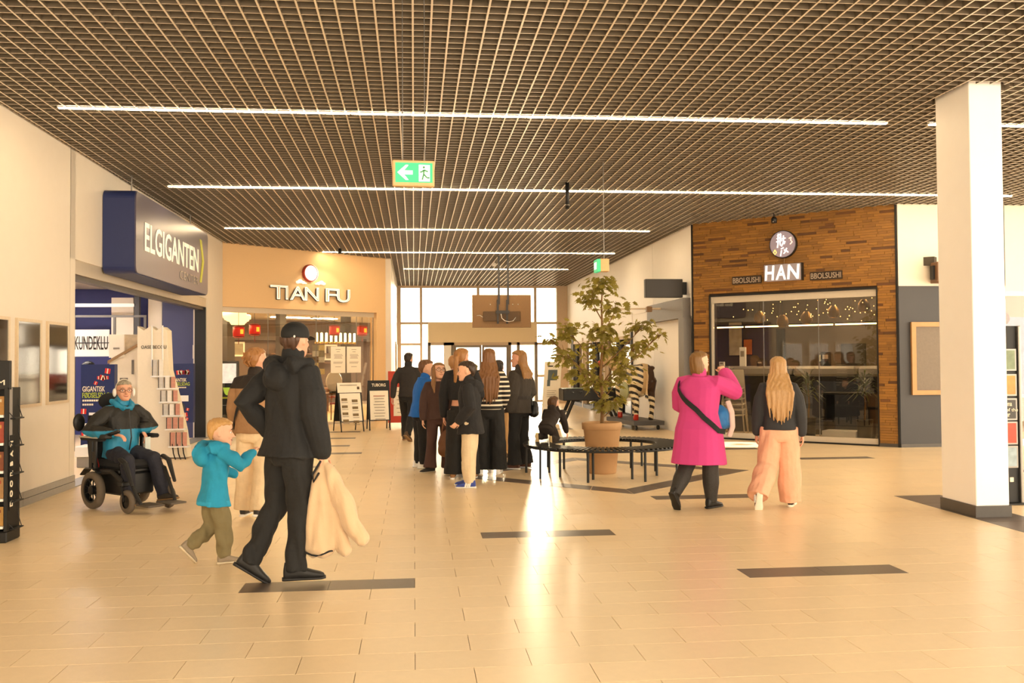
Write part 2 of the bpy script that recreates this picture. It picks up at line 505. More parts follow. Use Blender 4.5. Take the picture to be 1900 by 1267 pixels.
# ================================================================= restaurant facade (left, at 45 degrees)
TO, TR, TL = (-4.40, 22.46), math.atan2(3.36, 3.655), 4.965
wt = sroot('wall_restaurant', (TO[0], TO[1], 0), TR)
rp_m = M('restaurant_facade_tone', 'E2BE8E', .6, var=.03)  # more orange and darker than the hall wall colour
MB().box(-.14, TL, 0, .25, 2.84, 4.6).build('fascia', rp_m, wt)
MB().box(-.14, .03, 0, .25, 0, 2.84).build('pier', rp_m, wt)
MB().box(4.66, TL, 0, .25, 0, 2.84).build('pier', rp_m, wt)
MB().box(.03, 4.66, .10, .20, 2.72, 2.84).build('header', alu_m, wt)
MB().box(.03, 4.66, .08, .22, 0, .05).build('sill', alu_m, wt)
win = sroot('window_1', (TO[0], TO[1], 0), TR)
for a, b in ((.04, 1.42), (1.425, 2.82), (2.825, 4.1), (4.105, 4.65)):
    MB().box(a, b, .14, .152, .05, 2.72).build('pane', clear_m, win)
    MB().box(b - .004, b + .009, .137, .155, .05, 2.72).build('edge', steel_m, win)
# wall on from the facade to the entrance
wl2 = sroot('wall_left_far')
MB().box(-.95, -.6, 25.86, 29.4, 0, 4.6).build('panel', wall_m, wl2)
MB().box(-.95, -.6, 29.41, 35.2, 0, 4.6).build('panel', wallw_m, wl2)
MB().box(-.6, -.57, 31.5, 32.9, 0, 2.2).build('door_panel', frame_m, wl2)
MB().box(-.575, -.55, 31.6, 32.8, .05, 2.12).build('door_leaf', wallw_m, wl2)
# restaurant room
rr = sroot('wall_restaurant_room', (TO[0], TO[1], 0), TR)
rw_m = M('restaurant_wall', '5A412A', .7, var=.15, scale=3)
def slab(poly, z0, z1): return MB().loft([np.array([(x, y, z0) for x, y in poly]), np.array([(x, y, z1) for x, y in poly])])
MB().box(-2.2, 14.4, 10.5, 10.7, 0, 3.2).build('back', rw_m, rr)
MB().box(-2.4, -2.2, 2.6, 10.5, 0, 3.2).build('side', rw_m, rr)
MB().box(-7.6, -4.6, 22.46, 22.54, 0, 3.2).build('party_wall', rw_m, sroot('wall_party'))
slab([(-.05, .26), (4.85, .26), (14.2, 10.6), (-2.4, 10.6), (-2.4, 2.8)], 3.1, 3.2).build('soffit', M('restaurant_ceiling', 'D2C6AE', .7), rr)
MB().box(-2.2, 14.2, 10.2, 10.5, 2.35, 2.62).build('bulkhead', M('bulkhead', '4A3B2C', .7), rr)
for u, v in ((2.9, 4.2), (6.3, 6.6), (8.6, 6.2)): MB().box(u - .12, u + .12, v - .12, v + .12, 0, 3.1).build('column', M('column_dark', '2E241C', .5), rr)
for u, v, w in ((.6, 2.2, 1.6), (2.6, 3.2, 1.6), (1.4, 5.2, 2.4), (4.0, 5.0, 1.4), (6.2, 5.6, 1.6), (3.4, 8.0, 3.0), (8.4, 8.2, 2.6), (1.0, 8.4, 2.0)):
    MB().box(u - w / 2, u + w / 2, v - .15, v + .15, 3.07, 3.1).build('light_panel', M('warm_panel', 'FFDca0', .5, emit=36, var=0), rr)

# ================================================================= sushi shop facade (right, at 45 degrees)
HO, HR, HL = (5.6, 19.02), math.atan2(-2.69, 2.87), 3.935
wh = sroot('wall_sushi', (HO[0], HO[1], 0), HR)
back_m = M('clad_back', '3A2410', .8)
for a, b, z0, z1 in ((0, .36, 0, 4.6), (3.60, HL, 0, 4.6), (.36, 3.60, 2.84, 4.6)):
    MB().box(a, b, .02, .3, z0, z1).build('backing', back_m, wh)
wood_m = M('clad_wood', '8E6226', .5, var=.25, scale=9, island=.22, stretch=(1, 6, 6))
wood_d = M('clad_wood_dark', '5E3A18', .55, var=.25, scale=9, island=.3, stretch=(1, 6, 6))
cl = MB()
z = .06
while z < 4.6:
    u = -random.random() * .3
    hh = .046
    while u < HL:
        L = random.choice((.16, .22, .3, .36, .42))
        for a, b in ((max(u, 0), min(u + L, HL)),):
            segs = [(a, b)]
            if z < 2.84 and z + hh > .0:
                segs = [(a, min(b, .345)), (max(a, 3.615), b)]
            for p, q in segs:
                if q - p > .012:
                    d = random.choice((.0, .003, .006, .010)); cl.cur = 1 if random.random() < .07 else 0
                    cl.box(p + .0015, q - .0015, -d - .004, .03, z, z + hh - .003)
        u += L
    z += hh
cl.build('cladding', [wood_m, wood_d], wh, kind='stuff')
MB().box(.345, 3.615, -.03, .2, 2.805, 2.84).build('lintel', black_m, wh)
MB().box(.345, .365, -.03, .2, .0, 2.81).build('jamb', black_m, wh)
MB().box(3.595, 3.615, -.03, .2, .0, 2.81).build('jamb', black_m, wh)
MB().box(.365, 3.595, .03, .1, 2.68, 2.805).build('header', alu_m, wh)
MB().box(.365, 3.595, .03, .1, .03, .13).build('sill', alu_m, wh)
MB().box(.345, 3.615, .0, .12, .0, .03).build('floor_track', black_m, wh)
MB().box(.365, .40, .03, .1, .13, 2.68).build('stile', alu_m, wh)
MB().box(3.3 + .295, HL, -.02, .02, 0, .06).build('plinth', dbase_m, wh)
MB().box(HL - .0, HL + .035, -.03, .3, 0, 4.28).build('edge_trim', black_m, wh)
MB().box(-.035, .0, -.02, .3, 0, 4.28).build('edge_trim', black_m, wh)
wi2 = sroot('window_2', (HO[0], HO[1], 0), HR)
for a, b in ((.405, 1.44), (1.448, 2.512), (2.52, 3.59)):
    MB().box(a, b, .055, .067, .13, 2.68).build('pane', dim_m, wi2)
    MB().box(b - .001, b + .006, .05, .072, .13, 2.68).build('edge', steel_m, wi2)
# sushi room
hr = sroot('wall_sushi_room', (HO[0], HO[1], 0), HR)
hw_m = M('sushi_wall', '5E5142', .7, var=.08, scale=3)
MB().box(-2.4, 4.3, 5.4, 5.6, 0, 3.3).build('back', hw_m, hr)
MB().box(-2.5, -2.3, 2.8, 5.6, 0, 3.3).build('side', hw_m, hr)
MB().box(4.3, 4.5, .5, 5.6, 0, 3.3).build('side', M('sushi_side', '4B3B2C', .7), hr)
slab([(-.05, .32), (4.5, .32), (4.5, 5.6), (-2.4, 5.6), (-2.4, 2.9)], 3.2, 3.35).build('soffit', M('sushi_ceiling', '4A4238', .8), hr)
for i, (u, v) in enumerate(((1.2, 1.8), (2.8, 1.8), (2.0, 3.8))):
    MB().box(u - .5, u + .5, v - .06, v + .06, 3.16, 3.2).build('light_panel', M('sushi_panel', 'FFD9A0', .5, emit=38, var=0), hr)
# far right wall
wf = sroot('wall_far', (8.5, 16.3, 0))
MB().box(0, 2.0, .0, .3, 2.84, 4.6).build('fascia', wall_m, wf)
MB().box(1.9, 6, .0, .3, 2.75, 4.6).build('fascia', wall_m, wf)
MB().box(.0, 1.86, .0, .3, .06, 2.84).build('dark_panel', dgrey_m, wf)
MB().box(.0, 1.86, -.01, .3, 0, .06).build('plinth', dbase_m, wf)
MB().box(1.86, 1.9, -.02, .3, 0, 2.84).build('jamb', alu_m, wf)
MB().box(1.9, 5, .0, .1, 2.66, 2.75).build('header', alu_m, wf)
MB().box(1.9, 5, .0, .1, 0, .12).build('sill', white_m, wf)
wi3 = sroot('window_3', (8.5, 16.3, 0))
for a, b in ((1.9, 3.0), (3.01, 4.2)): MB().box(a, b, .04, .052, .12, 2.66).build('pane', clear_m, wi3)
rm = sroot('wall_far_room', (8.5, 16.3, 0))
MB().box(1.7, 6, 3, 3.2, 0, 3).build('back', M('far_shop_wall', '7A6A55', .7), rm)
MB().box(1.7, 6, .3, 3.2, 2.9, 3).build('soffit', wall_m, rm)

# ================================================================= right wall
wr = sroot('wall_right', (5.6, 35.4, 0), -math.pi / 2)    # local x runs toward the camera, local -y faces the hall
YR = lambda y: 35.4 - y
MB().box(0, YR(22.36), 0, .3, 2.72, 4.6).build('panel', wallw_m, wr)
MB().box(YR(22.34), YR(19.04), 0, .3, 2.45, 4.6).build('panel', wallw_m, wr)
MB().box(YR(22.34), YR(19.04), .02, .3, 0, 2.45).build('shutter_panel', wallw_m, wr)
MB().box(YR(24.6), YR(22.36), .02, .3, 0, 2.72).build('panel', wallw_m, wr)
MB().box(0, YR(34.2), .02, .3, 0, 2.72).build('panel', wallw_m, wr)
MB().box(YR(34.25), YR(33.75), -.03, .3, 0, 2.72).build('post', dgrey_m, wr)
for y in (31.9, 30.0, 28.2, 26.4, 24.62):
    MB().box(YR(y) - .05, YR(y) + .05, -.03, .12, 0, 2.3).build('post', frame_m if y in (31.9, 28.2) else dgrey_m, wr)
MB().box(YR(33.8), YR(24.62), -.02, .2, 2.12, 2.2).build('transom', frame_m, wr)
MB().box(YR(33.8), YR(24.62), -.02, .2, 0, .12).build('sill', dgrey_m, wr)
wi4 = sroot('window_4', (5.6, 35.4, 0), -math.pi / 2)
ys = (33.75, 31.9, 30.0, 28.2, 26.4, 24.62)
for a, b in zip(ys[:-1], ys[1:]):
    MB().box(YR(a) + .06, YR(b) - .06, .08, .09, .12, 2.12).build('pane', clear_m, wi4)
MB().box(YR(33.8), YR(24.62), 1.6, 1.7, 0, 2.9).build('inner_wall', wallw_m, wr)
MB().box(YR(34.2), YR(24.6), .0, .25, 2.2, 2.72).build('upper_panel', wallw_m, wr)
MB().box(YR(34.2), YR(24.6), .25, 1.7, 2.72, 2.8).build('soffit', wallw_m, wr)
MB().box(YR(33.8), YR(24.62), .8, .86, 2.64, 2.7).build('light_strip', M('warm_panel2', 'FFE6C0', .5, emit=14, var=0), wr)
# grey portal of the shop next to the sushi facade
pt = sroot('trim_1', (5.6, 35.4, 0), -math.pi / 2)
MB().box(YR(22.3), YR(19.25), -.16, 0, 2.42, 2.82).build('header', M('portal_grey', '6F6A66', .5), pt)
MB().box(YR(19.6), YR(19.2), -.16, 0, 0, 2.42).build('post', M('portal_grey2', '6F6A66', .5), pt)

# ================================================================= entrance wall
en = sroot('wall_entrance', (0, 35.2, 0))
for x, w in ((-.54, .16), (5.4, .4)):
    MB().box(x - w / 2, x + w / 2, -.1, .2, 0, 4.6).build('mullion', frame_m, en)
for x, z0 in ((.26, 0), (2.33, 2.92), (4.42, 0)):
    MB().box(x - .045, x + .045, -.05, .1, z0, 4.28).build('mullion', frame_m, en)
for x0, x1, z in ((-.46, 5.2, 4.25), (-.46, 5.2, 2.93), (-.46, .26, 2.17), (4.42, 5.2, 2.17), (-.46, .26, 1.0), (4.42, 5.2, 1.0), (-.46, .26, .08), (4.42, 5.2, .08)):
    MB().box(x0, x1, -.04, .09, z - .04, z + .04).build('transom', frame_m, en)
wi5 = sroot('window_5', (0, 35.2, 0))
for x0, x1, z0, z1 in ((-.46, .26, 2.93, 4.25), (.26, 2.33, 2.93, 4.25), (2.33, 4.42, 2.93, 4.25), (4.42, 5.2, 2.93, 4.25), (-.46, .26, 2.17, 2.93), (-.46, .26, 1.0, 2.17), (-.46, .26, .1, 1.0), (4.42, 5.2, 2.17, 2.93), (4.42, 5.2, 1.0, 2.17), (4.42, 5.2, .1, 1.0)):
    MB().box(x0 + .045, x1 - .045, .02, .03, z0 + .04, z1 - .04).build('pane', pane_m, wi5)
ves_m = M('vestibule_panel_glare', 'F0DDB8', .6, var=.04)  # lightened in place of the glare over the backlit panel
vs = sroot('wall_vestibule', (0, 33.4, 0))
MB().box(.50, 4.25, 0, 1.75, 2.2, 2.9).build('canopy', ves_m, vs)
MB().box(1.02, 1.30, 0, .12, 0, 2.2).build('side_panel', wallw_m, vs)
doorf_m = M('door_frame', '8A7E70', .5)  # dark frame lightened; the veil of window glare is in the colour
for x in (.52, 1.33, 3.30, 3.60, 4.22): MB().box(x - .05, x + .05, 0, .12, 0, 2.2).build('mullion', doorf_m, vs)
MB().box(.5, 4.25, .0, .12, 2.1, 2.2).build('transom', frame_m, vs)
for i, (x0, x1) in enumerate(((1.38, 2.32), (2.34, 3.25))):
    d = sroot('door_%d' % (i + 1), (0, 33.4, 0))
    for a, b in ((x0, x0 + .07), (x1 - .07, x1)): MB().box(a, b, .02, .08, 0, 2.1).build('stile', doorf_m, d)
    MB().box(x0 + .07, x1 - .07, .02, .08, 2.02, 2.1).build('rail', doorf_m, d)
    MB().box(x0 + .07, x1 - .07, .02, .08, .0, .12).build('rail', doorf_m, d)
    MB().box(x0 + .07, x1 - .07, .045, .055, .12, 2.02).build('pane', pane_m, d)
for x0, x1 in ((.57, 1.0), (3.65, 4.17)):
    MB().box(x0, x1, .045, .055, .1, 2.1).build('pane', pane_m, vs)
# ground outside
MB().box(-60, 60, 42.02, 150, -.3, -.02).build('ground', M('pavement_outside', 'C8BCA8', .8), sroot('floor_outside'))
# back of the building behind the camera side
# ================================================================= pillar
pi_ = sroot('pillar', (5.5, 9.08, 0))
MB().bbox(0, .345, 0, .62, .11, 4.62, .006).build('shaft', wallw_m, pi_)
MB().box(-.015, .36, -.015, .635, 0, .11).build('baseboard', dbase_m, pi_)
# ================================================================= people
SKIN = M('skin', 'D9A083', .55, var=.06, scale=25)
SKIN2 = M('skin_pale', 'E3B091', .55, var=.06, scale=25)
LIP = M('lips', 'B4685C', .5)
EYEW = M('eye_white', 'EDE6DE', .3); EYED = M('eye_dark', '1E140E', .3)
def cloth(key, c, rough=.85, var=.14, bump=.25):
    return M(key, c, rough, var=var, scale=12, bump=.55, bscale=16, bdist=.02)
def hairm(key, c, var=.3):
    return M(key, c, .45, var=var, scale=60, stretch=(6, 6, .6), bump=.4, bscale=120)
def dv(f, o, side):
    f, o = math.radians(f), math.radians(o)
    return np.array([side * math.sin(o), math.sin(f) * math.cos(o), -math.cos(f) * math.cos(o)])
def rotz(v, a): c, s = math.cos(a), math.sin(a); return np.array([v[0] * c - v[1] * s, v[0] * s + v[1] * c, v[2]])
def ering(c, w, f, b, n=20, p=2.3, R=None, z=0.0):
    th = np.linspace(0, 2 * math.pi, n, endpoint=False)
    co, si = np.cos(th), np.sin(th)
    x = np.sign(si) * np.abs(si) ** (2 / p) * w
    y = np.sign(co) * np.abs(co) ** (2 / p) * (f - b) / 2 + (f + b) / 2
    q = np.stack([x, y, np.full(n, z)], 1)
    if R is not None: q = q @ np.array(R).T
    return q[::-1] + np.array(c)
HEADR = [(.0, .13, .40, .08), (.06, .19, .43, -.02), (.16, .245, .425, -.16), (.28, .285, .415, -.28), (.40, .31, .41, -.37), (.52, .325, .40, -.42), (.66, .335, .415, -.44), (.78, .325, .395, -.42), (.88, .275, .33, -.36), (.95, .19, .23, -.26), (.99, .10, .12, -.15)]
def head_shape(mb, o, R, hh, ears=True):
    R = np.array(R)
    T = lambda p: np.array(o) + R @ (np.array(p) * hh)
    mb.loft([ering(T((0, 0, z)), w * hh, f * hh, b * hh, R=R) for z, w, f, b in HEADR])
    mb.limb([T((0, .375, .54)), T((0, .445, .44)), T((0, .505, .36)), T((0, .40, .325))], [.030 * hh, .042 * hh, .062 * hh, .045 * hh], 10)
    for s in (-1, 1):
        mb.ell(T((s * .045, .43, .345)), .032 * hh, 8, 6)
        mb.ell(T((s * .15, .355, .60)), np.array((.11, .05, .03)) * hh, 10, 6, R)
        mb.ell(T((s * .17, .31, .36)), np.array((.10, .08, .09)) * hh, 10, 6, R)
        if ears: mb.ell(T((s * .335, -.03, .46)), np.array((.035, .075, .12)) * hh, 10, 6, R)
    mb.ell(T((0, .385, .07)), np.array((.10, .06, .06)) * hh, 10, 6, R)
    mb.ell(T((0, .40, .225)), np.array((.10, .035, .045)) * hh, 10, 6, R)
def hand_shape(mb, w, d, pn, L, curl=25, spread=4, thumb=1, fr=.048):
    """palm and five fingers; w wrist, d pointing direction, pn palm normal (towards which fingers curl)"""
    d = d / np.linalg.norm(d); pn = pn - d * (pn @ d); pn /= np.linalg.norm(pn)
    s = np.cross(d, pn)
    mb.limb([w - d * .06 * L, w + d * .12 * L, w + d * .30 * L, w + d * .48 * L], [(.13 * L, .10 * L), (.165 * L, .09 * L), (.20 * L, .085 * L), (.20 * L, .07 * L)], 10, side=s)
    for k, (off, ln) in enumerate(((-.155, .80), (-.052, .95), (.052, 1.0), (.155, .92))):
        b = w + d * .46 * L + s * off * L * thumb * -1
        fl = .50 * L * ln
        p = [b]; a = math.radians(curl * .6); q = b
        for seg, f in ((.42, 1), (.33, 1.9), (.25, 2.7)):
            ang = a * f
            q = q + (d * math.cos(ang) + pn * math.sin(ang) + s * off * .25 * -thumb) * fl * seg
            p.append(q)
        mb.limb(p, [fr * L * 1.05, fr * L, fr * L * .92, fr * L * .8], 8, side=s)
    b = w + d * .12 * L + s * thumb * .13 * L
    t1 = b + (d * .6 + s * thumb * .75 + pn * .25) * .22 * L
    t2 = t1 + (d * .85 + s * thumb * .2 + pn * .45) * .2 * L
    t3 = t2 + (d * .9 + pn * .45) * .13 * L
    mb.limb([b, t1, t2, t3], [.085 * L, .065 * L, .055 * L, .045 * L], 8)
LEGS = dict(slim=(.060, .054, .040, .037, .027), straight=(.062, .056, .046, .043, .040), wide=(.068, .068, .064, .068, .074), jogger=(.064, .062, .056, .052, .038), flare=(.060, .054, .046, .050, .062), baggy=(.074, .080, .082, .088, .080), tights=(.062, .056, .043, .044, .029))
def person(loc, heading, H, label, P, group=None):
    kid = P.get('kid', 0)
    hh = H * (.133, .155, .19, .145)[kid]
    hipz = H * (.52, .51, .46, .515)[kid]
    ah = .043 * H
    seg = (hipz - ah) / 2
    zsh = H - hh - H * (.045, .035, .02, .04)[kid]
    spine = zsh + .02 * H - hipz
    shw = H * P.get('shw', (.105, .10, .115, .10)[kid])
    hw = H * P.get('hw', .052)
    bw = P.get('bulk', 1.0)
    ua, fa = H * (.172, .165, .155, .168)[kid], H * (.150, .142, .135, .148)[kid]
    hl = H * (.104, .10, .095, .10)[kid]
    root = thing('person', label, 'person', (loc[0], loc[1], loc[2] if len(loc) > 2 else 0), -math.radians(heading), group)
    lean, sl, tw = math.radians(P.get('lean', 2)), math.radians(P.get('side', 0)), math.radians(P.get('twist', 0))
    up = np.array([math.sin(sl), math.sin(lean) * math.cos(sl), math.cos(lean) * math.cos(sl)])
    rt = np.array([math.cos(sl), 0, -math.sin(sl)]); fw = np.cross(up, rt)
    rt2 = rt * math.cos(tw) + fw * -math.sin(tw); fw2 = np.cross(up, rt2)
    # legs relative to the hip centre
    legs = []
    low = 1e9
    pyaw = P.get('pyaw', 0)
    for s, k in ((-1, 'L'), (1, 'R')):
        q = P.get('leg' + k, dict(th=(2, 3), sh=(-2, 2), ft=(0, 8)))
        h = np.array([s * hw, 0, 0]); kn = h + dv(*q['th'], s) * seg; an = kn + dv(*q['sh'], s) * seg
        pit, yaw = math.radians(q['ft'][0]), math.radians(q['ft'][1]) * s
        ffw = np.array([math.sin(yaw) * math.cos(pit), math.cos(yaw) * math.cos(pit), -math.sin(pit)])
        fr_ = np.array([math.cos(yaw), -math.sin(yaw), 0]); fup = np.cross(fr_, ffw)
        FL = H * P.get('foot', .155)
        for t in (-.27, .55): low = min(low, (an - fup * ah + ffw * FL * t)[2])
        legs.append((s, h, kn, an, ffw, fr_, fup, FL))
    hz = P['pz'] if 'pz' in P else -low
    hip = np.array([0, 0, hz])
    legs = [(s, h + hip, kn + hip, an + hip, a, b, c, d) for s, h, kn, an, a, b, c, d in legs]
    neck = hip + up * spine
    sh = {s: hip + up * (zsh - hipz - .012 * H) + rt2 * s * shw * (1 + (bw - 1) * .35) for s in (-1, 1)}
    hy, hp = math.radians(P.get('hy', 0)), math.radians(P.get('hp', 0))
    hr_ = math.radians(P.get('hroll', 0))
    Rh = Matrix.Rotation(-hy, 3, 'Z') @ Matrix.Rotation(-hp, 3, 'X') @ Matrix.Rotation(hr_, 3, 'Y')
    Rh = np.array(Rh)
    ho = neck + up * (H - hh - (zsh + .02 * H)) + fw * .012 * H * (1 + P.get('fwdhead', 0)) + np.array([0, 0, .0])
    if lean > .3: ho = ho + fw * .03 * H * 0
    T = lambda p: ho + Rh @ (np.array(p, float) * hh)
    skin = P.get('skin', SKIN)
    vox = P.get('vox', .009)
    # ---------------------------------------------------- body
    b = MB()
    def trings(L, ex=0.0, z0=None):
        r = []
        for z, w, d in L:
            c = hip + up * (z * H)
            t = min(1, max(0, z / .28))
            R = np.stack([rt * (1 - t) + rt2 * t, fw * (1 - t) + fw2 * t, up], 1)
            r.append(ering(c, w * H * bw + ex, d * H * bw + ex, -d * H * bw - ex, R=R, p=2.4))
        return r
    TB = [(-.03, .082, .056), (.0, .088, .060), (.09, .074, .050), (.18, .084, .058), (.25, .088, .052), (.275, .070, .042), (.295, .045, .036)]
    b.loft(trings(TB))
    b.limb([neck - up * .04 * H, neck + up * .005 * H, ho + Rh @ np.array((0, -.06, .22)) * hh], [.040 * H, .034 * H, .034 * H] if not kid else [.034 * H, .03 * H, .03 * H], 12)
    head_shape(b, ho, Rh, hh)
    arms = {}
    for s, k in ((-1, 'L'), (1, 'R')):
        q = P.get('arm' + k, dict(up=(0, 9), fo=(12, 5)))
        d1, d2 = dv(*q['up'], s), dv(*q['fo'], s)
        if tw: d1, d2 = rotz(d1, -tw), rotz(d2, -tw)
        el = sh[s] + d1 * ua; wr_ = el + d2 * fa
        arms[s] = (el, wr_, d2, q)
        b.limb([sh[s] - rt2 * s * .05 * H + up * .008 * H, sh[s] - up * .004 * H, (sh[s] + el) / 2, el, el + d2 * fa * .35, wr_], [.022 * H, .024 * H, .024 * H, .021 * H, .021 * H, .0155 * H], 10)
        if not q.get('hide'):
            pn = np.array(q.get('palm', (-s, .15, 0)), float)
            hd = np.array(q['hd'], float) if 'hd' in q else d2
            hand_shape(b, wr_ + hd / np.linalg.norm(hd) * .012 * H, hd, pn, hl, q.get('curl', 28), thumb=q.get('th', 1), fr=max(.048, vox * 1.0 / hl))
    for s, h, kn, an, ffw, frr, fup, FL in legs:
        b.limb([h, (h + kn) / 2, kn, kn * .55 + an * .45, an], [.05 * H, .046 * H, .034 * H, .034 * H, .021 * H], 10)
        b.limb([an, an + ffw * FL * .2 - fup * ah * .5, an + ffw * FL * .5 - fup * ah * .7], [.021 * H, .02 * H, .014 * H], 8)
    link('body', remesh(b, 'body', skin, vox, 2), root)
    # ---------------------------------------------------- face
    if P.get('face'):
        for s in (-1, 1):
            e = MB().ell(T((s * .155, .372, .505)), np.array((.062, .03, .034)) * hh, 10, 6, Rh).build('eye', EYEW, root, True)
            MB().ell(T((s * .155, .398, .507)), np.array((.028, .014, .028)) * hh, 10, 6, Rh).build('iris', EYED, e, True)
            MB().limb([T((s * .07, .435, .615)), T((s * .16, .43, .645)), T((s * .25, .375, .61))], [.012 * hh, .017 * hh, .010 * hh], 8).build('eyebrow', P.get('brow', M('brow', '4A3323', .8)), root, True)
        m = P.get('smile', .02)
        MB().limb([T((-.115, .395, .225 + m)), T((-.05, .432, .218)), T((.05, .432, .218)), T((.115, .395, .225 + m))], [.012 * hh, .022 * hh, .022 * hh, .012 * hh], 8).build('mouth', LIP, root, True)
    if P.get('glasses'):
        g = MB()
        for s in (-1, 1):
            th = np.linspace(0, 2 * math.pi, 14, endpoint=False)
            g.tube([T((s * .165 + .125 * math.cos(a), .455 - .04 * abs(math.cos(a)) * (1 if s * math.cos(a) > 0 else 0), .50 + .085 * math.sin(a))) for a in th], .010 * hh, 6, closed=True)
            g.rod(T((s * .29, .42, .52)), T((s * .34, -.02, .52)), .011 * hh, 6)
        g.rod(T((-.045, .47, .52)), T((.045, .47, .52)), .011 * hh, 6)
        g.build('glasses', P['glasses'], root, True)
    # ---------------------------------------------------- trousers
    bt = P.get('bot')
    if bt:
        g = MB()
        prof = LEGS[bt['fit']]
        th_ = P.get('top', {}).get('hem', 0); tf = P.get('top', {}).get('flare', 0); w0 = bt.get('waist', min(.085, max(.03, th_ + .03)))
        g.loft(trings([(w0, .084, .060)] + ([(.03, .090, .064)] if w0 > .05 else []) + [(-.02, .095, .068), (-.055, .092, .069), (-.075, .07, .06)], .002)[::-1])
        for s, h, kn, an, ffw, frr, fup, FL in legs:
            e = an * (1 - bt.get('short', 0.0)) + kn * bt.get('short', 0.0)
            e = e + (an - kn) * bt.get('long', .02)
            sc = bt.get('sc', 1.0) * H
            g.limb([h + np.array([0, 0, .01 * H]), h * .5 + kn * .5, kn, kn * .5 + e * .5, e], [p * sc for p in prof], 14, round_caps=False)
        link('trousers', remesh(g, 'trousers', bt['mat'], max(vox, .009), 3, bt.get('fold', .0030) , bt.get('ff', 26), seed=H * 7 + heading), root)
    # ---------------------------------------------------- shoes
    so = P.get('shoe')
    if so:
        for s, h, kn, an, ffw, frr, fup, FL in legs:
            g = MB(); sl_ = MB()
            base = an - fup * ah
            R = np.stack([frr, ffw, fup], 1)
            def sr(t, w, z0, z1, p=2.6):
                th = np.linspace(0, 2 * math.pi, 14, endpoint=False)
                x = np.sign(np.cos(th)) * np.abs(np.cos(th)) ** (2 / p) * w * FL
                zz = (z0 + z1) / 2 * FL + np.sign(np.sin(th)) * np.abs(np.sin(th)) ** (2 / p) * (z1 - z0) / 2 * FL
                return base + (np.stack([x, np.full(14, t * FL), zz], 1) @ R.T)
            hi = so.get('hi', .42)
            g.loft([sr(-.31, .07, .08, .26), sr(-.28, .115, .05, hi), sr(-.14, .135, .05, hi + .03), sr(.04, .14, .05, hi), sr(.2, .155, .05, .32), sr(.42, .17, .05, .24), sr(.6, .155, .05, .19), sr(.70, .09, .06, .14)][::-1])
            sl_.loft([sr(-.34, .08, .0, .09), sr(-.30, .125, 0, .10), sr(-.1, .135, .0, .09), sr(.15, .135, .0, .085), sr(.42, .18, .0, .085), sr(.62, .165, .0, .085), sr(.73, .09, .01, .09)][::-1])
            if so.get('boot'): g.limb([an - (an - kn) * .0 + fup * .0, an + (kn - an) * so['boot']], [.036 * H, .040 * H], 12, round_caps=False)
            sobj = link('shoe', remesh(g, 'shoe', so['mat'], .007, 2), root)
            sl_.build('sole', so.get('sole', so['mat']), sobj, True)
            if so.get('stripe'):
                st = MB()
                for t in (.0, .1, .2): st.limb([base + R @ (np.array((s * .155, t, .10)) * FL), base + R @ (np.array((s * .145, t - .07, .36)) * FL)], [.012, .012], 6)
                st.build('stripe', so['stripe'], sobj)
    # ---------------------------------------------------- top
    tp = P.get('top')
    if tp:
        g = MB(); ea = tp.get('ease', .010) * H
        hem = tp.get('hem', -.02); fl = tp.get('flare', 0.0)
        L = []
        if hem < -.06: L += [(hem, .106 + fl, .086 + fl), (hem * .6, .104 + fl * .6, .080 + fl * .6), (-.015, .098 + fl * .4, .072 + fl * .4)]
        elif hem < -.03: L += [(hem, .104 + fl, .082 + fl), (-.01, .098 + fl * .5, .072 + fl * .5)]
        elif hem < .03: L += [(hem, .098 + fl, .070 + fl)]
        L += [(z, w, d) for z, w, d in ((.03, .090 + fl * .3, .066), (.09, .084 + tp.get('belly', 0) * .5, .060 + tp.get('belly', 0)), (.18, .092, .066), (.245, .096, .060), (.272, .084, .052), (.292, .062, .046), (.308, .046, .043), (.318, .042, .042)) if z > hem + .012]
        g.loft(trings(L, ea))
        se = tp.get('sleeve', .010) * H; sl_end = tp.get('cuff', 1.0)
        for s in (-1, 1):
            el, wr_, d2, q = arms[s]
            e = el + (wr_ - el) * sl_end
            g.limb([sh[s] - rt2 * s * .06 * H + up * .006 * H, sh[s] - rt2 * s * .012 * H - up * .006 * H, (sh[s] + el) / 2, el, el * .5 + e * .5, e], [.026 * H + se * .3, .034 * H + se * .5, .030 * H + se, .027 * H + se, .024 * H + se, .019 * H + se * tp.get('wrist', .8)], 12)
        if tp.get('collar'):
            ch = tp['collar']
            g.limb([neck - up * .015 * H, neck + up * ch * H + fw * .004 * H], [.046 * H, .044 * H], 14)
        if tp.get('hood'):
            k = tp['hood'] * H
            g.limb([neck - rt2 * .058 * k / 1 + fw2 * .02 * k, neck - rt2 * .05 * k - fw2 * .05 * k - up * .01 * k, neck - fw2 * .078 * k - up * .035 * k, neck + rt2 * .05 * k - fw2 * .05 * k - up * .01 * k, neck + rt2 * .058 * k + fw2 * .02 * k], [.022 * k, .034 * k, .042 * k, .034 * k, .022 * k], 12)
            g.ell(neck - fw2 * .075 * k - up * .05 * k, (.055 * k, .035 * k, .05 * k), 14, 8)
        me = remesh(g, 'top', tp['mat'], max(vox, .008), 3, tp.get('fold', .0028), tp.get('ff', 22), slotf=(lambda c: tp['slot'](c, H, hip, neck, sh)) if 'slot' in tp else None, seed=H * 3 + heading * .1)
        link(tp.get('name', 'jacket'), me, root)
    # ---------------------------------------------------- hair
    hs = P.get('hair'); hmat = P.get('hmat')
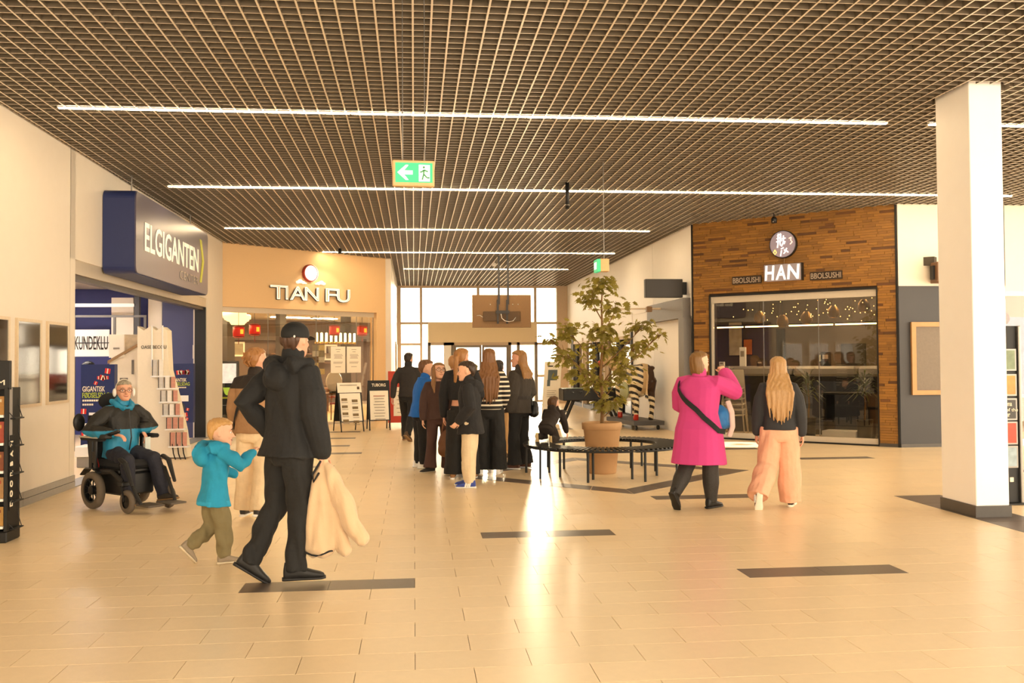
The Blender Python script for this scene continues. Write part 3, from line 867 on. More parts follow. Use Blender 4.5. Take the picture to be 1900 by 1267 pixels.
    if hs:
        g = MB()
        def hr2(z, w, f, bb): return ering(T((0, 0, z)), w * hh, f * hh, bb * hh, R=Rh, n=22, p=2.2)
        cap_ = [(.64, .352, .02, -.475), (.72, .362, .12, -.475), (.80, .355, .43, -.46), (.89, .305, .375, -.40), (.965, .215, .265, -.30), (1.01, .12, .14, -.18)]
        if hs == 'short': R_ = [(.20, .20, -.22, -.33), (.34, .27, -.20, -.42), (.48, .335, -.13, -.455)] + cap_
        elif hs == 'crop': R_ = [(.20, .18, -.27, -.325), (.34, .278, -.22, -.405), (.48, .334, -.16, -.44), (.60, .340, -.12, -.45)]
        elif hs == 'bob': R_ = [(-.14, .30, .02, -.36), (.05, .37, .12, -.44), (.3, .385, .14, -.47), (.5, .375, .14, -.485)] + cap_
        elif hs in ('pony', 'up'): R_ = [(.22, .20, -.20, -.36), (.34, .28, -.16, -.43), (.48, .345, -.10, -.465)] + cap_
        else: R_ = [(.0, .34, -.12, -.42), (.2, .375, .0, -.46), (.4, .375, .06, -.485)] + cap_
        g.loft([hr2(*r) for r in R_])
        if hs == 'long':
            Lh = P.get('hlen', 1.6) * hh; ww = P.get('hwid', 1.0)
            cs = neck - fw2 * (.055 + P.get('hback', 0)) * H
            ps = [T((0, -.24, .55)), T((0, -.28, .2)), T((0, -.30, -.05)) * .6 + .4 * (cs + up * .02 * H), cs - up * .25 * Lh - fw2 * .012 * H, cs - up * .6 * Lh - fw2 * .014 * H, cs - up * Lh - fw2 * .008 * H]
            g.limb(ps, [(.36 * hh, .24 * hh), (.375 * hh * (.5 + .5 * ww), .2 * hh), (.42 * hh * ww, .16 * hh), (.46 * hh * ww, .13 * hh), (.40 * hh * ww, .10 * hh), (.16 * hh * ww, .05 * hh)], 20, side=rt2)
            if P.get('strands', 1):
                for s in (-1.25 * ww, -1, -.5, .5, 1, .1, 1.2 * ww):
                    g.limb([T((s * .25, -.30, .2)), cs - up * .3 * Lh + rt2 * s * .38 * hh - fw2 * .02 * H, cs - up * (1.12 - .12 * abs(s)) * Lh + rt2 * s * .30 * hh - fw2 * .018 * H], [.09 * hh, .085 * hh, .03 * hh], 8)
        if hs == 'front':      # long hair falling in front of both shoulders
            for s in (-1, 1):
                g.limb([T((s * .22, .1, .85)), T((s * .34, .10, .5)), T((s * .36, .12, .1)), T((s * .42, .22, -.35)), T((s * .40, .30, -.85))], [.10 * hh, .11 * hh, .13 * hh, .14 * hh, .05 * hh], 10)
        if hs == 'pony':
            pl = P.get('hlen', 1.5) * hh
            g.ell(T((0, -.50, .60)), .10 * hh, 10, 6)
            g.limb([T((0, -.46, .6)), T((0, -.60, .52)), T((-.02, -.66, .25)), T((-.06, -.62, -.3)), T((-.1, -.58, -.75)), T((-.12, -.56, -1.05))], [.08 * hh, .10 * hh, .125 * hh, .12 * hh, .08 * hh, .025 * hh], 12)
        if hs == 'up':
            g.ell(T((0, -.44, .66)), np.array((.2, .14, .2)) * hh, 12, 8, Rh)
            for k in range(6):
                a = k * 1.05
                g.limb([T((.1 * math.cos(a), -.45, .66 + .1 * math.sin(a))), T((.24 * math.cos(a), -.55, .60 + .24 * math.sin(a))), T((.2 * math.cos(a + .8), -.52, .42 + .2 * math.sin(a)))], [.06 * hh, .05 * hh, .02 * hh], 8)
        link('hair', remesh(g, 'hair', hmat, .007, 2, .0022, 95, fdir=(1.3, 1.3, .12)), root)
    if P.get('cap'):
        c = P['cap']; g = MB()
        g.loft([ering(T((0, 0, z)), w * hh, f * hh, bb * hh, R=Rh, n=24, p=2.2) for z, w, f, bb in ((.56, .368, .455, -.475), (.62, .380, .465, -.49), (.75, .378, .455, -.485), (.88, .33, .40, -.43), (.98, .235, .29, -.32), (1.045, .11, .14, -.17))])
        co = link('cap', remesh(g, 'cap', c, .006, 2), root)
        v = MB()
        th = np.linspace(-1.25, 1.25, 11)
        top = [T((.36 * math.sin(a), .36 + .42 * math.cos(a) ** .8 if math.cos(a) > 0 else .36, .58 - .05 * math.cos(a))) for a in th]
        base = [T((.36 * math.sin(a), .28 + .14 * math.cos(a), .62)) for a in th]
        dn = Rh @ np.array((0, 0, -.025)) * hh
        vv = np.array(base + top + [q + dn for q in base] + [q + dn for q in top]); n = 11
        fs = []
        for i in range(n - 1):
            fs += [(i, i + 1, n + i + 1, n + i), (2 * n + i, 3 * n + i, 3 * n + i + 1, 2 * n + i + 1), (n + i, n + i + 1, 3 * n + i + 1, 3 * n + i)]
        v.add(vv, fs); v.build('visor', c, co)
        MB().lathe([(.0, -.004), (.009, -.003), (.009, .003), (.0, .004)], 12, T((.24, -.43, .60)), 'y').build('button', white_m, co)
        ths = np.linspace(math.pi * .82, math.pi * 1.18, 7)
    root['_'] = 0
    del root['_']
    return dict(root=root, hip=hip, neck=neck, sh=sh, arms=arms, T=T, Rh=Rh, hh=hh, up=up, rt=rt2, fw=fw2, legs=legs, H=H, L=(L if tp else TB), ea=(ea if tp else 0), bw=bw)
def WL(p, q):
    """person-local point to world"""
    r = p['root']; a = r.rotation_euler[2]; c, s = math.cos(a), math.sin(a)
    return np.array([r.location[0] + q[0] * c - q[1] * s, r.location[1] + q[0] * s + q[1] * c, r.location[2] + q[2]])

def torso_pt(p, z, ang, off=.012):
    """point on the surface of the garment: z in body heights above the hip, ang in degrees clockwise from the front"""
    L = sorted(p['L']); zs = [q[0] for q in L]
    w = np.interp(z, zs, [q[1] for q in L]) * p['H'] * p['bw'] + p['ea'] + off
    d = np.interp(z, zs, [q[2] for q in L]) * p['H'] * p['bw'] + p['ea'] + off
    a = math.radians(ang); si, co = math.sin(a), math.cos(a); e = 2 / 2.4
    return p['hip'] + p['up'] * z * p['H'] + p['rt'] * math.copysign(abs(si) ** e, si) * w + p['fw'] * math.copysign(abs(co) ** e, co) * d
def strap(p, pts, mat, w=.02, off=.012, name='bag_strap', n=5):
    P = []
    for (z0, a0), (z1, a1) in zip(pts[:-1], pts[1:]):
        for k in range(n): t = k / n; P.append(torso_pt(p, z0 + (z1 - z0) * t, a0 + (a1 - a0) * t, off))
    P.append(torso_pt(p, *pts[-1], off))
    g = MB(); rings = []
    C0 = p['hip'] + p['up'] * .2 * p['H']
    for i, q in enumerate(P):
        t = P[min(i + 1, len(P) - 1)] - P[max(i - 1, 0)]; t /= np.linalg.norm(t)
        o = q - (p['hip'] + p['up'] * ((q - p['hip']) @ p['up'])); o /= np.linalg.norm(o) + 1e-9
        s = np.cross(t, o); s /= np.linalg.norm(s); o = np.cross(s, t)
        rings.append(np.array([q + s * w - o * .004, q + s * w + o * .004, q - s * w + o * .004, q - s * w - o * .004]))
    return g.loft(rings).build(name, mat, p['root'])
BLK = cloth('black_cloth', '1B1B1C'); BLK2 = cloth('black_trouser', '191817')
# --- man in black in the foreground
p_man = person((-.90, 7.14), 50, 1.83, 'man in black hooded jacket and cap carrying a beige fleece jacket', dict(
    lean=3, twist=-8, hy=-24, hp=0, vox=.0065, hair='crop', hmat=hairm('hair_cropped', '4A3020'), cap=M('cap_black', '161616', .8, var=.1, bump=.2, bscale=300), face=True,
    armR=dict(up=(-4, 10), fo=(14, 2), curl=70, palm=(-1, .1, 0)), armL=dict(up=(-38, 22), fo=(40, -12), hide=True),
    legR=dict(th=(3, 2), sh=(-6, 2), ft=(0, 30)), legL=dict(th=(-4, 3), sh=(-27, 2), ft=(34, -26)),
    top=dict(mat=BLK, ease=.018, sleeve=.020, hem=-.045, hood=1.15, collar=.045, fold=.0065, ff=17, flare=.006),
    bot=dict(mat=BLK2, fit='straight', fold=.008, ff=26, long=.03), shoe=dict(mat=M('shoe_black', '1A1817', .6), hi=.46)))
# --- toddler
TEAL = cloth('teal_hoodie', '1F8FB4')
p_tod = person((-1.57, 7.86), 58, 1.14, 'toddler in bright blue hoodie and olive cargo trousers walking', dict(
    kid=2, hw=.043, lean=4, hy=22, hp=4, vox=.0065, hair='short', hmat=hairm('hair_blond', 'C99A5C'), face=True, skin=SKIN2,
    armR=dict(up=(48, 10), fo=(128, -22), curl=60, palm=(-.4, .8, 0)), armL=dict(up=(20, 12), fo=(70, -8), hide=True),
    legR=dict(th=(12, 5), sh=(2, 3), ft=(0, 6)), legL=dict(th=(2, 4), sh=(-50, 3), ft=(48, 4)),
    top=dict(mat=[TEAL, M('teal_rib', '2A9CC4', .85)], ease=.018, sleeve=.020, hem=-.060, flare=.010, hood=1.5, collar=.02, fold=.0045, ff=30, name='hoodie', slot=lambda c, H, hip, nk, sh: (c[:, 2] < hip[2] - .025 * H) & (np.abs(c[:, 0]) < .13)),
    bot=dict(mat=cloth('olive', '7A6E4C'), fit='jogger', sc=1.02, fold=.0065, ff=36, short=.04), shoe=dict(mat=M('shoe_taupe', '8E7F6B', .7), sole=M('sole_cream', 'CFC0A4', .7), hi=.46), foot=.165))
# --- woman behind the man
p_w3 = person((-1.60, 9.98), 14, 1.70, 'woman in brown jacket with black shoulders and beige trousers behind the man', dict(
    kid=3, lean=2, hy=20, vox=.009, hair='up', hmat=hairm('hair_auburn', '9C6A38'), shw=.105,
    armL=dict(up=(4, 10), fo=(20, 4), hide=True), armR=dict(up=(6, 8), fo=(50, -10), hide=True),
    legL=dict(th=(8, 3), sh=(0, 2), ft=(0, 6)), legR=dict(th=(-6, 3), sh=(-16, 2), ft=(16, 6)),
    top=dict(mat=[cloth('tan_jacket', 'A27B55'), cloth('tan_yoke', '2B221C')], ease=.020, sleeve=.018, hem=-.02, collar=.03, fold=.002, slot=lambda c, H, hip, nk, sh: c[:, 2] > nk[2] - .075 * H),
    bot=dict(mat=cloth('cream_trouser', 'E6CDA6'), fit='wide', sc=.86, fold=.003), shoe=dict(mat=M('shoe_dark', '2A2624', .6), sole=white_m)))
strap(p_w3, [(.30, 60), (.27, 130), (.18, 190), (.06, 245), (0.0, 275)], BLK, .022, .014)
# --- woman in the pink coat
PINK = M('pink_wool', 'C43C80', .85, var=.05, scale=12, bump=.15, bscale=120)
p_pink = person((3.0, 10.05), 42, 1.66, 'woman in bright pink knee-length coat raising one hand to her face', dict(
    kid=0, bulk=1.32, lean=2, hy=26, hp=-2, vox=.007, shw=.110, hair='bob', hmat=hairm('hair_caramel', '7A5628'), face=True, skin=SKIN2,
    armR=dict(up=(66, 16), fo=(152, -34), curl=65, palm=(-.6, .6, .2)), armL=dict(up=(20, 14), fo=(60, -30), hide=True),
    legR=dict(th=(8, 2), sh=(2, 0), ft=(0, 10)), legL=dict(th=(-6, 4), sh=(-42, 3), ft=(50, 4)),
    top=dict(mat=PINK, ease=.012, sleeve=.030, hem=-.235, flare=.018, collar=.03, fold=.0022, ff=10, name='coat', wrist=1.0),
    bot=dict(mat=M('snake_tights', '2B2723', .7, var=.55, scale=60), fit='tights', sc=1.2, fold=.001), shoe=dict(mat=M('boot_black', '14120F', .5), boot=.42, hi=.42)))
strap(p_pink, [(.295, 290), (.275, 240), (.18, 200), (.06, 150), (-.02, 105), (-.03, 60)], BLK, .026, .016)
# --- girl in denim jacket and peach trousers
DEN = M('black_denim', '2E2E30', .85, var=.12, scale=20, bump=.3, bscale=300)
p_girl = person((3.86, 10.0), 14, 1.60, 'girl with long blonde hair, black denim jacket and peach wide trousers', dict(
    kid=3, lean=1, hy=4, hp=-2, vox=.008, hair='long', hlen=1.75, hmat=hairm('hair_blonde', 'AE8654', .4), hback=.012, hwid=1.2,
    armL=dict(up=(4, 10), fo=(14, 4), curl=40), armR=dict(up=(-2, 12), fo=(8, 6), curl=40),
    legR=dict(th=(8, 4), sh=(4, 2), ft=(0, 16)), legL=dict(th=(-4, 7), sh=(-36, 18), ft=(60, 2)),
    top=dict(mat=DEN, ease=.014, sleeve=.016, hem=.0, collar=.02, fold=.002, name='denim_jacket'),
    bot=dict(mat=cloth('peach', 'E4AC8C'), fit='baggy', sc=.86, fold=.009, ff=17, long=.05), shoe=dict(mat=M('suede_black', '191513', .8), sole=M('sole_white', 'EDE3D2', .6), stripe=white_m)))
# --- man walking away
person((-.12, 19.35), 22, 1.75, 'man in dark jacket and trousers walking away past the sandwich boards', dict(
    lean=2, vox=.011, hair='short', hmat=hairm('hair_dark', '2A1C12'), armL=dict(up=(-22, 14), fo=(-4, 6), curl=40), armR=dict(up=(16, 10), fo=(30, 4)),
    legL=dict(th=(14, 2), sh=(2, 2), ft=(0, 6)), legR=dict(th=(-12, 2), sh=(-34, 2), ft=(30, 6)),
    top=dict(mat=cloth('charcoal_jacket', '2C2826'), ease=.016, sleeve=.014, hem=-.02, collar=.045), bot=dict(mat=BLK2, fit='straight'), shoe=dict(mat=M('shoe_brown', '4A3420', .6), sole=M('sole_tan', '8A6A44', .7))))
# --- the group of children and adults
person((.09, 14.4), 72, 1.60, 'boy in royal blue jacket seen in profile at the back of the group', dict(
    kid=1, lean=8, hy=10, face=True, skin=SKIN2, hair='short', hmat=hairm('hair_brown', '6A4422'), armL=dict(up=(20, 8), fo=(60, -10), hide=True), armR=dict(up=(-6, 10), fo=(30, 0), hide=True),
    top=dict(mat=cloth('royal_blue', '1763B8'), ease=.022, sleeve=.02, hem=-.05, collar=.03), bot=dict(mat=BLK2, fit='straight'), shoe=dict(mat=white_m, sole=white_m)))
p_gb = person((.345, 13.80), 176, 1.55, 'girl with glasses in brown sweatshirt and brown flared trousers holding a bag', dict(
    kid=1, lean=-1, hy=-18, hp=-10, hroll=-4, vox=.008, face=True, skin=SKIN2, smile=.03, glasses=M('glasses_brown', '3A2A1E', .3), hair='front', hmat=hairm('hair_lightbrown', '8A6238'), brow=M('brow', '4A3323', .8),
    armL=dict(up=(4, 12), fo=(16, 4), curl=70), armR=dict(up=(2, 12), fo=(6, 4), curl=40),
    legL=dict(th=(2, 4), sh=(-2, 3), ft=(0, 4)), legR=dict(th=(4, 4), sh=(0, 3), ft=(0, 60)),
    top=dict(mat=cloth('brown_sweat', '46302A'), ease=.018, sleeve=.018, hem=-.03, fold=.002, name='sweatshirt'), bot=dict(mat=cloth('brown_trouser', '4B3129'), fit='flare', short=.03), shoe=dict(mat=M('sneaker_black', '24211E', .7), sole=M('sole_cream', 'CFC0A4', .7))))
person((.64, 15.6), 10, 1.66, 'person with fair hair standing furthest back in the group', dict(
    kid=1, hair='short', hmat=hairm('hair_fair', 'B08050'), armL=dict(up=(0, 8), fo=(60, -20), hide=True), armR=dict(up=(0, 8), fo=(60, -20), hide=True), top=dict(mat=cloth('grey_jacket', '4A423A'), ease=.015), bot=dict(mat=BLK2, fit='straight'), shoe=dict(mat=white_m)))
person((.86, 14.6), 20, 1.53, 'child in olive beanie half hidden behind the black sweater', dict(
    kid=1, hair='short', hmat=cloth('beanie', '6B6038'), armL=dict(up=(0, 8), fo=(60, -20), hide=True), armR=dict(up=(0, 8), fo=(60, -20), hide=True), top=dict(mat=cloth('dark_green', '2F2D22'), ease=.015), bot=dict(mat=BLK2, fit='straight'), shoe=dict(mat=white_m)))
person((.63, 12.95), 12, 1.74, 'woman with fair ponytail in cropped black sweater and black trousers', dict(
    kid=3, lean=0, hy=16, hair='pony', hmat=hairm('hair_pony', '9A6B3A'), shw=.11, armL=dict(up=(0, 9), fo=(8, 2), curl=40), armR=dict(up=(10, 8), fo=(50, -20), hide=True),
    top=dict(mat=cloth('black_knit', '17171A'), ease=.014, sleeve=.014, hem=.075, fold=.0018, name='sweater'), bot=dict(mat=BLK2, fit='wide', sc=.95, waist=.045), shoe=dict(mat=M('shoe_tan', 'A0764A', .7), sole=white_m)))
p_boy = person((.70, 12.12), -78, 1.57, 'boy in black windbreaker and light grey joggers looking left', dict(
    kid=1, lean=2, hy=0, hp=4, vox=.0075, face=True, skin=SKIN2, hair='short', hmat=hairm('hair_darkbrown', '33200F'), armL=dict(up=(-10, 10), fo=(42, -6), curl=50, palm=(.6, .3, 0)), armR=dict(up=(-4, 8), fo=(40, -6), hide=True),
    legL=dict(th=(2, 2), sh=(-2, 2), ft=(0, 2)), legR=dict(th=(5, 2), sh=(3, 2), ft=(0, 4)),
    top=dict(mat=cloth('night_jacket', '1C1B1D'), ease=.024, sleeve=.022, hem=-.085, collar=.05, hood=1.0, fold=.003), bot=dict(mat=cloth('grey_jogger', 'D8C3A0'), fit='jogger', sc=1.08, fold=.005, ff=20), shoe=dict(mat=M('sneaker_blue', '33479A', .6), sole=white_m, stripe=white_m)))
STR = bands('striped_knit', '1A1715', 'E9DCC4', 2, 15.5, .62)
p_str = person((1.04, 13.5), 4, 1.74, 'woman with very long brown hair in black and white striped sweater', dict(
    kid=3, lean=0, hair='long', hlen=1.75, hmat=hairm('hair_longbrown', '7A5028', .35), hback=.01, hwid=1.15, armL=dict(up=(2, 10), fo=(30, -4), hide=True), armR=dict(up=(2, 10), fo=(40, -10), hide=True),
    top=dict(mat=STR, ease=.016, sleeve=.018, hem=.0, fold=.0015, name='sweater'), bot=dict(mat=BLK2, fit='wide', long=.03), shoe=dict(mat=white_m, sole=white_m)))
person((1.36, 15.7), 8, 1.58, 'person with short dark hair in brown coat behind the two women', dict(
    kid=1, hair='short', hmat=hairm('hair_dark', '2A1C12'), armL=dict(up=(0, 10), fo=(20, 0), hide=True), armR=dict(up=(0, 10), fo=(30, 0), hide=True),
    top=dict(mat=cloth('brown_coat', '3B2C20'), ease=.018, hem=-.05, collar=.03), bot=dict(mat=cloth('tan_trouser', 'B08A58'), fit='straight'), shoe=dict(mat=M('shoe_brown', '4A3420', .6))))
p_coat = person((1.52, 14.05), -52, 1.72, 'woman with light brown hair in belted dark grey coat and black trousers', dict(
    kid=3, lean=-2, hy=-10, hair='long', hlen=.75, hmat=hairm('hair_lightbrown2', '9A6E3C'), armL=dict(up=(0, 8), fo=(20, -4), hide=True), armR=dict(up=(-6, 12), fo=(40, -6), curl=30),
    legL=dict(th=(4, 2), sh=(-2, 2), ft=(0, 6)), legR=dict(th=(0, 2), sh=(-6, 2), ft=(0, 8)),
    top=dict(mat=cloth('grey_coat', '3A332C'), ease=.024, sleeve=.030, hem=-.04, collar=.03, fold=.004, cuff=.8, wrist=1.2, name='coat'), bot=dict(mat=BLK2, fit='flare', sc=1.05), shoe=dict(mat=M('shoe_brown2', '5A3A2A', .7), sole=white_m)))
pb = p_coat; N, rt_, fw_, up_ = pb['neck'], pb['rt'], pb['fw'], pb['up']
strap(p_coat, [(.09, 20), (.09, 120), (.09, 240), (.09, 340)], M('coat_belt', '2E2823', .8), .022, .012, 'belt')
# --- kid on the bench
kid_ = person((1.86, 13.62, .425), 30, 1.08, 'small child in dark clothes kneeling on the slatted ring bench', dict(
    kid=2, lean=52, hy=4, hp=-14, pz=.20, hair='short', hmat=hairm('hair_kid', '5A3A1E'), skin=SKIN2,
    armL=dict(up=(14, 8), fo=(24, 4), curl=20), armR=dict(up=(14, 8), fo=(24, 4), curl=20),
    legL=dict(th=(48, 10), sh=(-96, 4), ft=(84, 4)), legR=dict(th=(40, 10), sh=(-92, 4), ft=(84, 4)),
    top=dict(mat=cloth('kid_top', '2B221E'), ease=.018, sleeve=.016, hem=-.03, hood=1.0), bot=dict(mat=cloth('kid_trouser', '2F2722'), fit='straight', sc=1.1), shoe=dict(mat=M('kid_shoe', '3A2E22', .7), sole=M('sole_pale', 'E0C48E', .7))))
# ================================================================= planter, tree, bench
terr_m = M('terracotta', 'B08A60', .75, var=.1, scale=6)
soil_m = M('soil', '3A2A1C', .95, var=.3)
pot = thing('plant_pot', 'large tapered terracotta plant pot standing inside the ring bench', 'pot', (2.6, 13.35, 0))
MB().lathe([(.185, 0), (.195, .02), (.255, .60), (.262, .605), (.275, .61), (.28, .69), (.272, .705), (.25, .70), (.24, .62)], 36).build('body', terr_m, pot, True)
MB().lathe([(.24, .60), (.24, .635), (.05, .65)], 24).build('soil', soil_m, pot, True)
leaf_m = M('leaf', '75692A', .5, var=.25, scale=3, island=.35)
_nt = leaf_m.node_tree
_tr = _nt.nodes.new('ShaderNodeBsdfTranslucent'); _tr.inputs[0].default_value = (.42, .36, .06, 1)
_mx = _nt.nodes.new('ShaderNodeMixShader'); _mx.inputs[0].default_value = .35
_nt.links.new(_nt.nodes['Principled BSDF'].outputs[0], _mx.inputs[1]); _nt.links.new(_tr.outputs[0], _mx.inputs[2])
_nt.links.new(_mx.outputs[0], _nt.nodes['Material Output'].inputs[0])
bark_m = M('bark', '7A5A34', .9, var=.25, bump=.5, bscale=60)
tree = thing('potted_tree', 'tall slender indoor tree with lobed olive leaves growing from the terracotta pot', 'tree', (2.6, 13.35, .64))
cl_ = [((.02, 0, 2.0), (.20, .20, .14), 60), ((-.14, .05, 1.82), (.20, .2, .16), 70), ((.22, -.05, 1.66), (.20, .18, .14), 52), ((.03, .0, 1.36), (.24, .22, .14), 78), ((.0, .04, 1.12), (.26, .22, .16), 78),
       ((-.46, .06, 1.34), (.18, .2, .16), 60), ((-.52, -.04, 1.02), (.20, .2, .16), 60), ((-.28, .08, .78), (.24, .2, .13), 60), ((-.05, -.1, .62), (.24, .2, .14), 56), ((.60, .0, 1.40), (.24, .18, .10), 60), ((.52, .05, 1.12), (.22, .2, .16), 66), ((.30, -.06, .78), (.22, .2, .16), 60), ((.26, .1, .98), (.16, .16, .12), 34), ((.06, -.05, .33), (.20, .18, .12), 56), ((.24, .04, .36), (.12, .12, .08), 20), ((-.72, .0, 1.22), (.10, .1, .08), 16), ((.84, -.02, 1.28), (.10, .1, .08), 16)]
tr_ = MB()
tr_.limb([(0, 0, -.03), (.015, 0, .3), (-.01, .01, .7), (.02, 0, 1.2), (.01, 0, 1.7), (.03, 0, 2.05)], [.030, .026, .022, .018, .012, .006], 10)
tr_.build('trunk', bark_m, tree, True)
tr_ = MB()
def on_trunk(z): return np.array((.01, 0, z))
for (c, r, n) in cl_:
    c = np.array(c); b0 = on_trunk(max(.12, c[2] - .25 - abs(c[0]) * .55))
    tr_.limb([b0, b0 * .55 + c * .45 + np.array((0, 0, -.02)), c], [.010, .007, .004], 6)
    for k in range(5):
        d = np.array([random.uniform(-1, 1), random.uniform(-1, 1), random.uniform(-.6, 1)]) * np.array(r) * .8
        tr_.limb([c - (c - b0) * .2, c + d * .5, c + d], [.005, .004, .002], 5)
tr_.build('branches', bark_m, tree, True, kind='stuff')
LP_ = [(0, .0), (.10, .03), (.34, -.02), (.30, .22), (.50, .36), (.27, .44), (.24, .74), (.09, .64), (0, 1.0)]
poly_ = LP_ + [(-x, y) for x, y in LP_[-2:0:-1]]
def leaf_verts():
    v = [(x, y, -.25 * abs(x) - .12 * y * y) for x, y in poly_] + [(0, .4, .02)]
    return np.array(v), [(len(poly_), i, (i + 1) % len(poly_)) for i in range(len(poly_))]
lv, lf = leaf_verts()
lmesh = MB().add(lv, lf).mesh('leaf', leaf_m)
nl = 0; lrest = MB()
allc = [(c, r) for c, r, n in cl_ for _ in range(int(n * .8))]
random.shuffle(allc)
for c, r in allc:
    d = np.array([random.gauss(0, .47), random.gauss(0, .47), random.gauss(0, .47)])
    p = np.array(c) + d * np.array(r)
    sz = random.uniform(.08, .14)
    e = Euler((random.uniform(-1.2, .1), random.uniform(-.6, .6), math.atan2(-d[0], d[1]) + random.uniform(-.7, .7)))
    if nl < 298:
        o = link('leaf', lmesh, tree, loc=p); o.rotation_euler = e; o.scale = (sz, sz, sz); nl += 1
    else:
        lrest.add((lv * sz) @ np.array(e.to_matrix()).T + p, lf)
lrest.build('leaves', leaf_m, tree, kind='stuff')
bench = thing('ring_bench', 'circular black metal bench of radial slats around the potted tree', 'bench', (2.62, 13.32, 0))
sl_me = MB().bbox(-.205, .205, -.019, .019, -.011, .011, .004).mesh('slat', black_m)
NS = 92
for i in range(NS):
    a = 2 * math.pi * i / NS
    o = link('slat', sl_me, bench, loc=(.92 * math.cos(a), .92 * math.sin(a), .415)); o.rotation_euler = (0, 0, a)
for r in (.735, 1.105):
    MB().tube([(r * math.cos(2 * math.pi * k / 64), r * math.sin(2 * math.pi * k / 64), .394) for k in range(64)], .014, 8, closed=True).build('rim', black_m, bench, True)
for i in range(9):
    a = 2 * math.pi * (i + .2) / 9
    for r in (.76, 1.085):
        MB().rod((r * math.cos(a), r * math.sin(a), 0), (r * math.cos(a), r * math.sin(a), .40), .017, 8).build('leg', black_m, bench)
# ================================================================= wheelchair and its rider
CH, CL = 133, (-3.27, 11.12)
wc = thing('power_wheelchair', 'black electric wheelchair with grey tyres parked before the blue shop', 'wheelchair', (CL[0], CL[1], 0), -math.radians(CH))
tyre_m = M('tyre_grey', '6A5E50', .8, var=.1); wblk = M('chair_black', '141415', .45, var=.2); wseat = M('seat_fabric', '1A1A1C', .9)
for s in (-1, 1):
    w = MB().lathe([(.135, -.035), (.17, -.045), (.195, -.03), (.202, 0), (.195, .03), (.17, .045), (.135, .035)], 28, (s * .27, 0, .202), 'x', cap=False).build('drive_wheel', tyre_m, wc, True)
    MB().lathe([(.03, -.04), (.05, -.03), (.05, .03), (.03, .04)], 14, (s * .27, 0, .202), 'x').build('hub', wblk, w)
    MB().lathe([(.12, -.03), (.14, -.034), (.14, .034), (.12, .03)], 28, (s * .27, 0, .202), 'x', cap=False).build('wheel_rim', wblk, w)
    g = MB()
    for k in range(9):
        a = k * 2 * math.pi / 9
        g.rod((s * .275, .03 * math.cos(a), .202 + .03 * math.sin(a)), (s * .28, .135 * math.cos(a), .202 + .135 * math.sin(a)), .008, 6)
    g.build('spokes', wblk, w)
    MB().limb([(s * .27, -.19, .36), (s * .27, -.10, .43), (s * .27, .06, .44), (s * .27, .16, .40)], [(.05, .012)] * 4, 8).build('fender', wblk, wc)
    c = MB().lathe([(.07, -.025), (.10, -.03), (.118, -.018), (.124, 0), (.118, .018), (.10, .03), (.07, .025)], 24, (s * .24, .62, .124), 'x', cap=False).build('caster_wheel', tyre_m, wc, True)
    MB().lathe([(.0, -.02), (.08, -.012), (.08, .012), (.0, .02)], 16, (s * .24, .62, .124), 'x').build('hub', wblk, c)
    g = MB()
    for t in (-.04, .04): g.rod((s * .24 + t, .62, .124), (s * .24 + t, .56, .29), .010, 6)
    g.bbox(s * .24 - .05, s * .24 + .05, .50, .60, .28, .33, .01)
    g.build('caster_fork', wblk, wc)
    MB().limb([(s * .255, .05, .40), (s * .255, .34, .42), (s * .245, .52, .33)], [(.02, .03)] * 3, 8).build('side_frame', wblk, wc)
    g = MB(); g.bbox(s * .30 - .012, s * .30 + .012, -.02, .04, .44, .74, .004); g.bbox(s * .30 - .012, s * .30 + .012, .08, .12, .44, .74, .004); g.bbox(s * .30 - .008, s * .30 + .008, .03, .09, .5, .62, .002)
    g.build('armrest_post', wblk, wc)
    MB().bbox(s * .315 - .045, s * .315 + .045, -.12, .27, .74, .785, .014).build('armrest', wseat, wc)
    g = MB(); g.limb([(s * .20, .42, .50), (s * .22, .58, .44), (s * .215, .72, .22), (s * .20, .80, .11)], [(.022, .014)] * 4, 8)
    g.limb([(s * .25, .50, .56), (s * .255, .60, .52), (s * .25, .72, .30)], [(.034, .02), (.034, .02), (.02, .015)], 8)
    g.build('legrest', wblk, wc)
    MB().bbox(s * .13 - .095, s * .13 + .095, .70, .98, .085, .105, .006).build('footplate', M('chair_grey', '5A5148', .5), wc)
MB().bbox(-.19, .19, -.08, .44, .16, .40, .02).build('battery_box', wblk, wc)
MB().bbox(-.23, .23, -.10, .44, .40, .44, .01).build('seat_frame', wblk, wc)
MB().bbox(-.23, .23, -.10, .46, .44, .53, .03).build('seat', wseat, wc)
g = MB(); g.loft([ering((0, -.13 - .03 * t, .48 + .52 * t), .24 + .02 * math.sin(t * 3), .04, -.04, n=16, p=3) for t in (0, .2, .5, .8, 1)])
g.build('backrest', wseat, wc, True)
MB().ell((0, -.15, 1.15), (.13, .05, .09), 16, 10).build('headrest', wseat, wc, True)
MB().rod((0, -.17, .9), (0, -.18, 1.14), .014).build('headrest_post', wblk, wc)
g = MB(); g.bbox(.27, .36, .26, .38, .77, .82, .01); g.limb([(.31, .32, .82), (.31, .33, .86)], [.012, .016], 8); g.limb([(.31, .30, .80), (.29, .42, .83), (.25, .46, .85)], [(.03, .02)] * 3, 8)
g.build('joystick', blackp_m, wc)
MB().limb([(.23, .0, .56), (.24, .06, .47), (.235, .05, .36), (.23, .08, .25)], [.005] * 4, 6).build('red_cable', M('cable_red', 'A8231C', .5), wc)
MB().rod((.36, -.12, .78), (.36, .24, .78), .010).build('armrest_rail', alu_m, wc)
g = MB(); g.ell((.34, -.17, .93), (.07, .03, .10), 14, 8); g.rod((.2, -.17, .84), (.36, -.17, .88), .016)
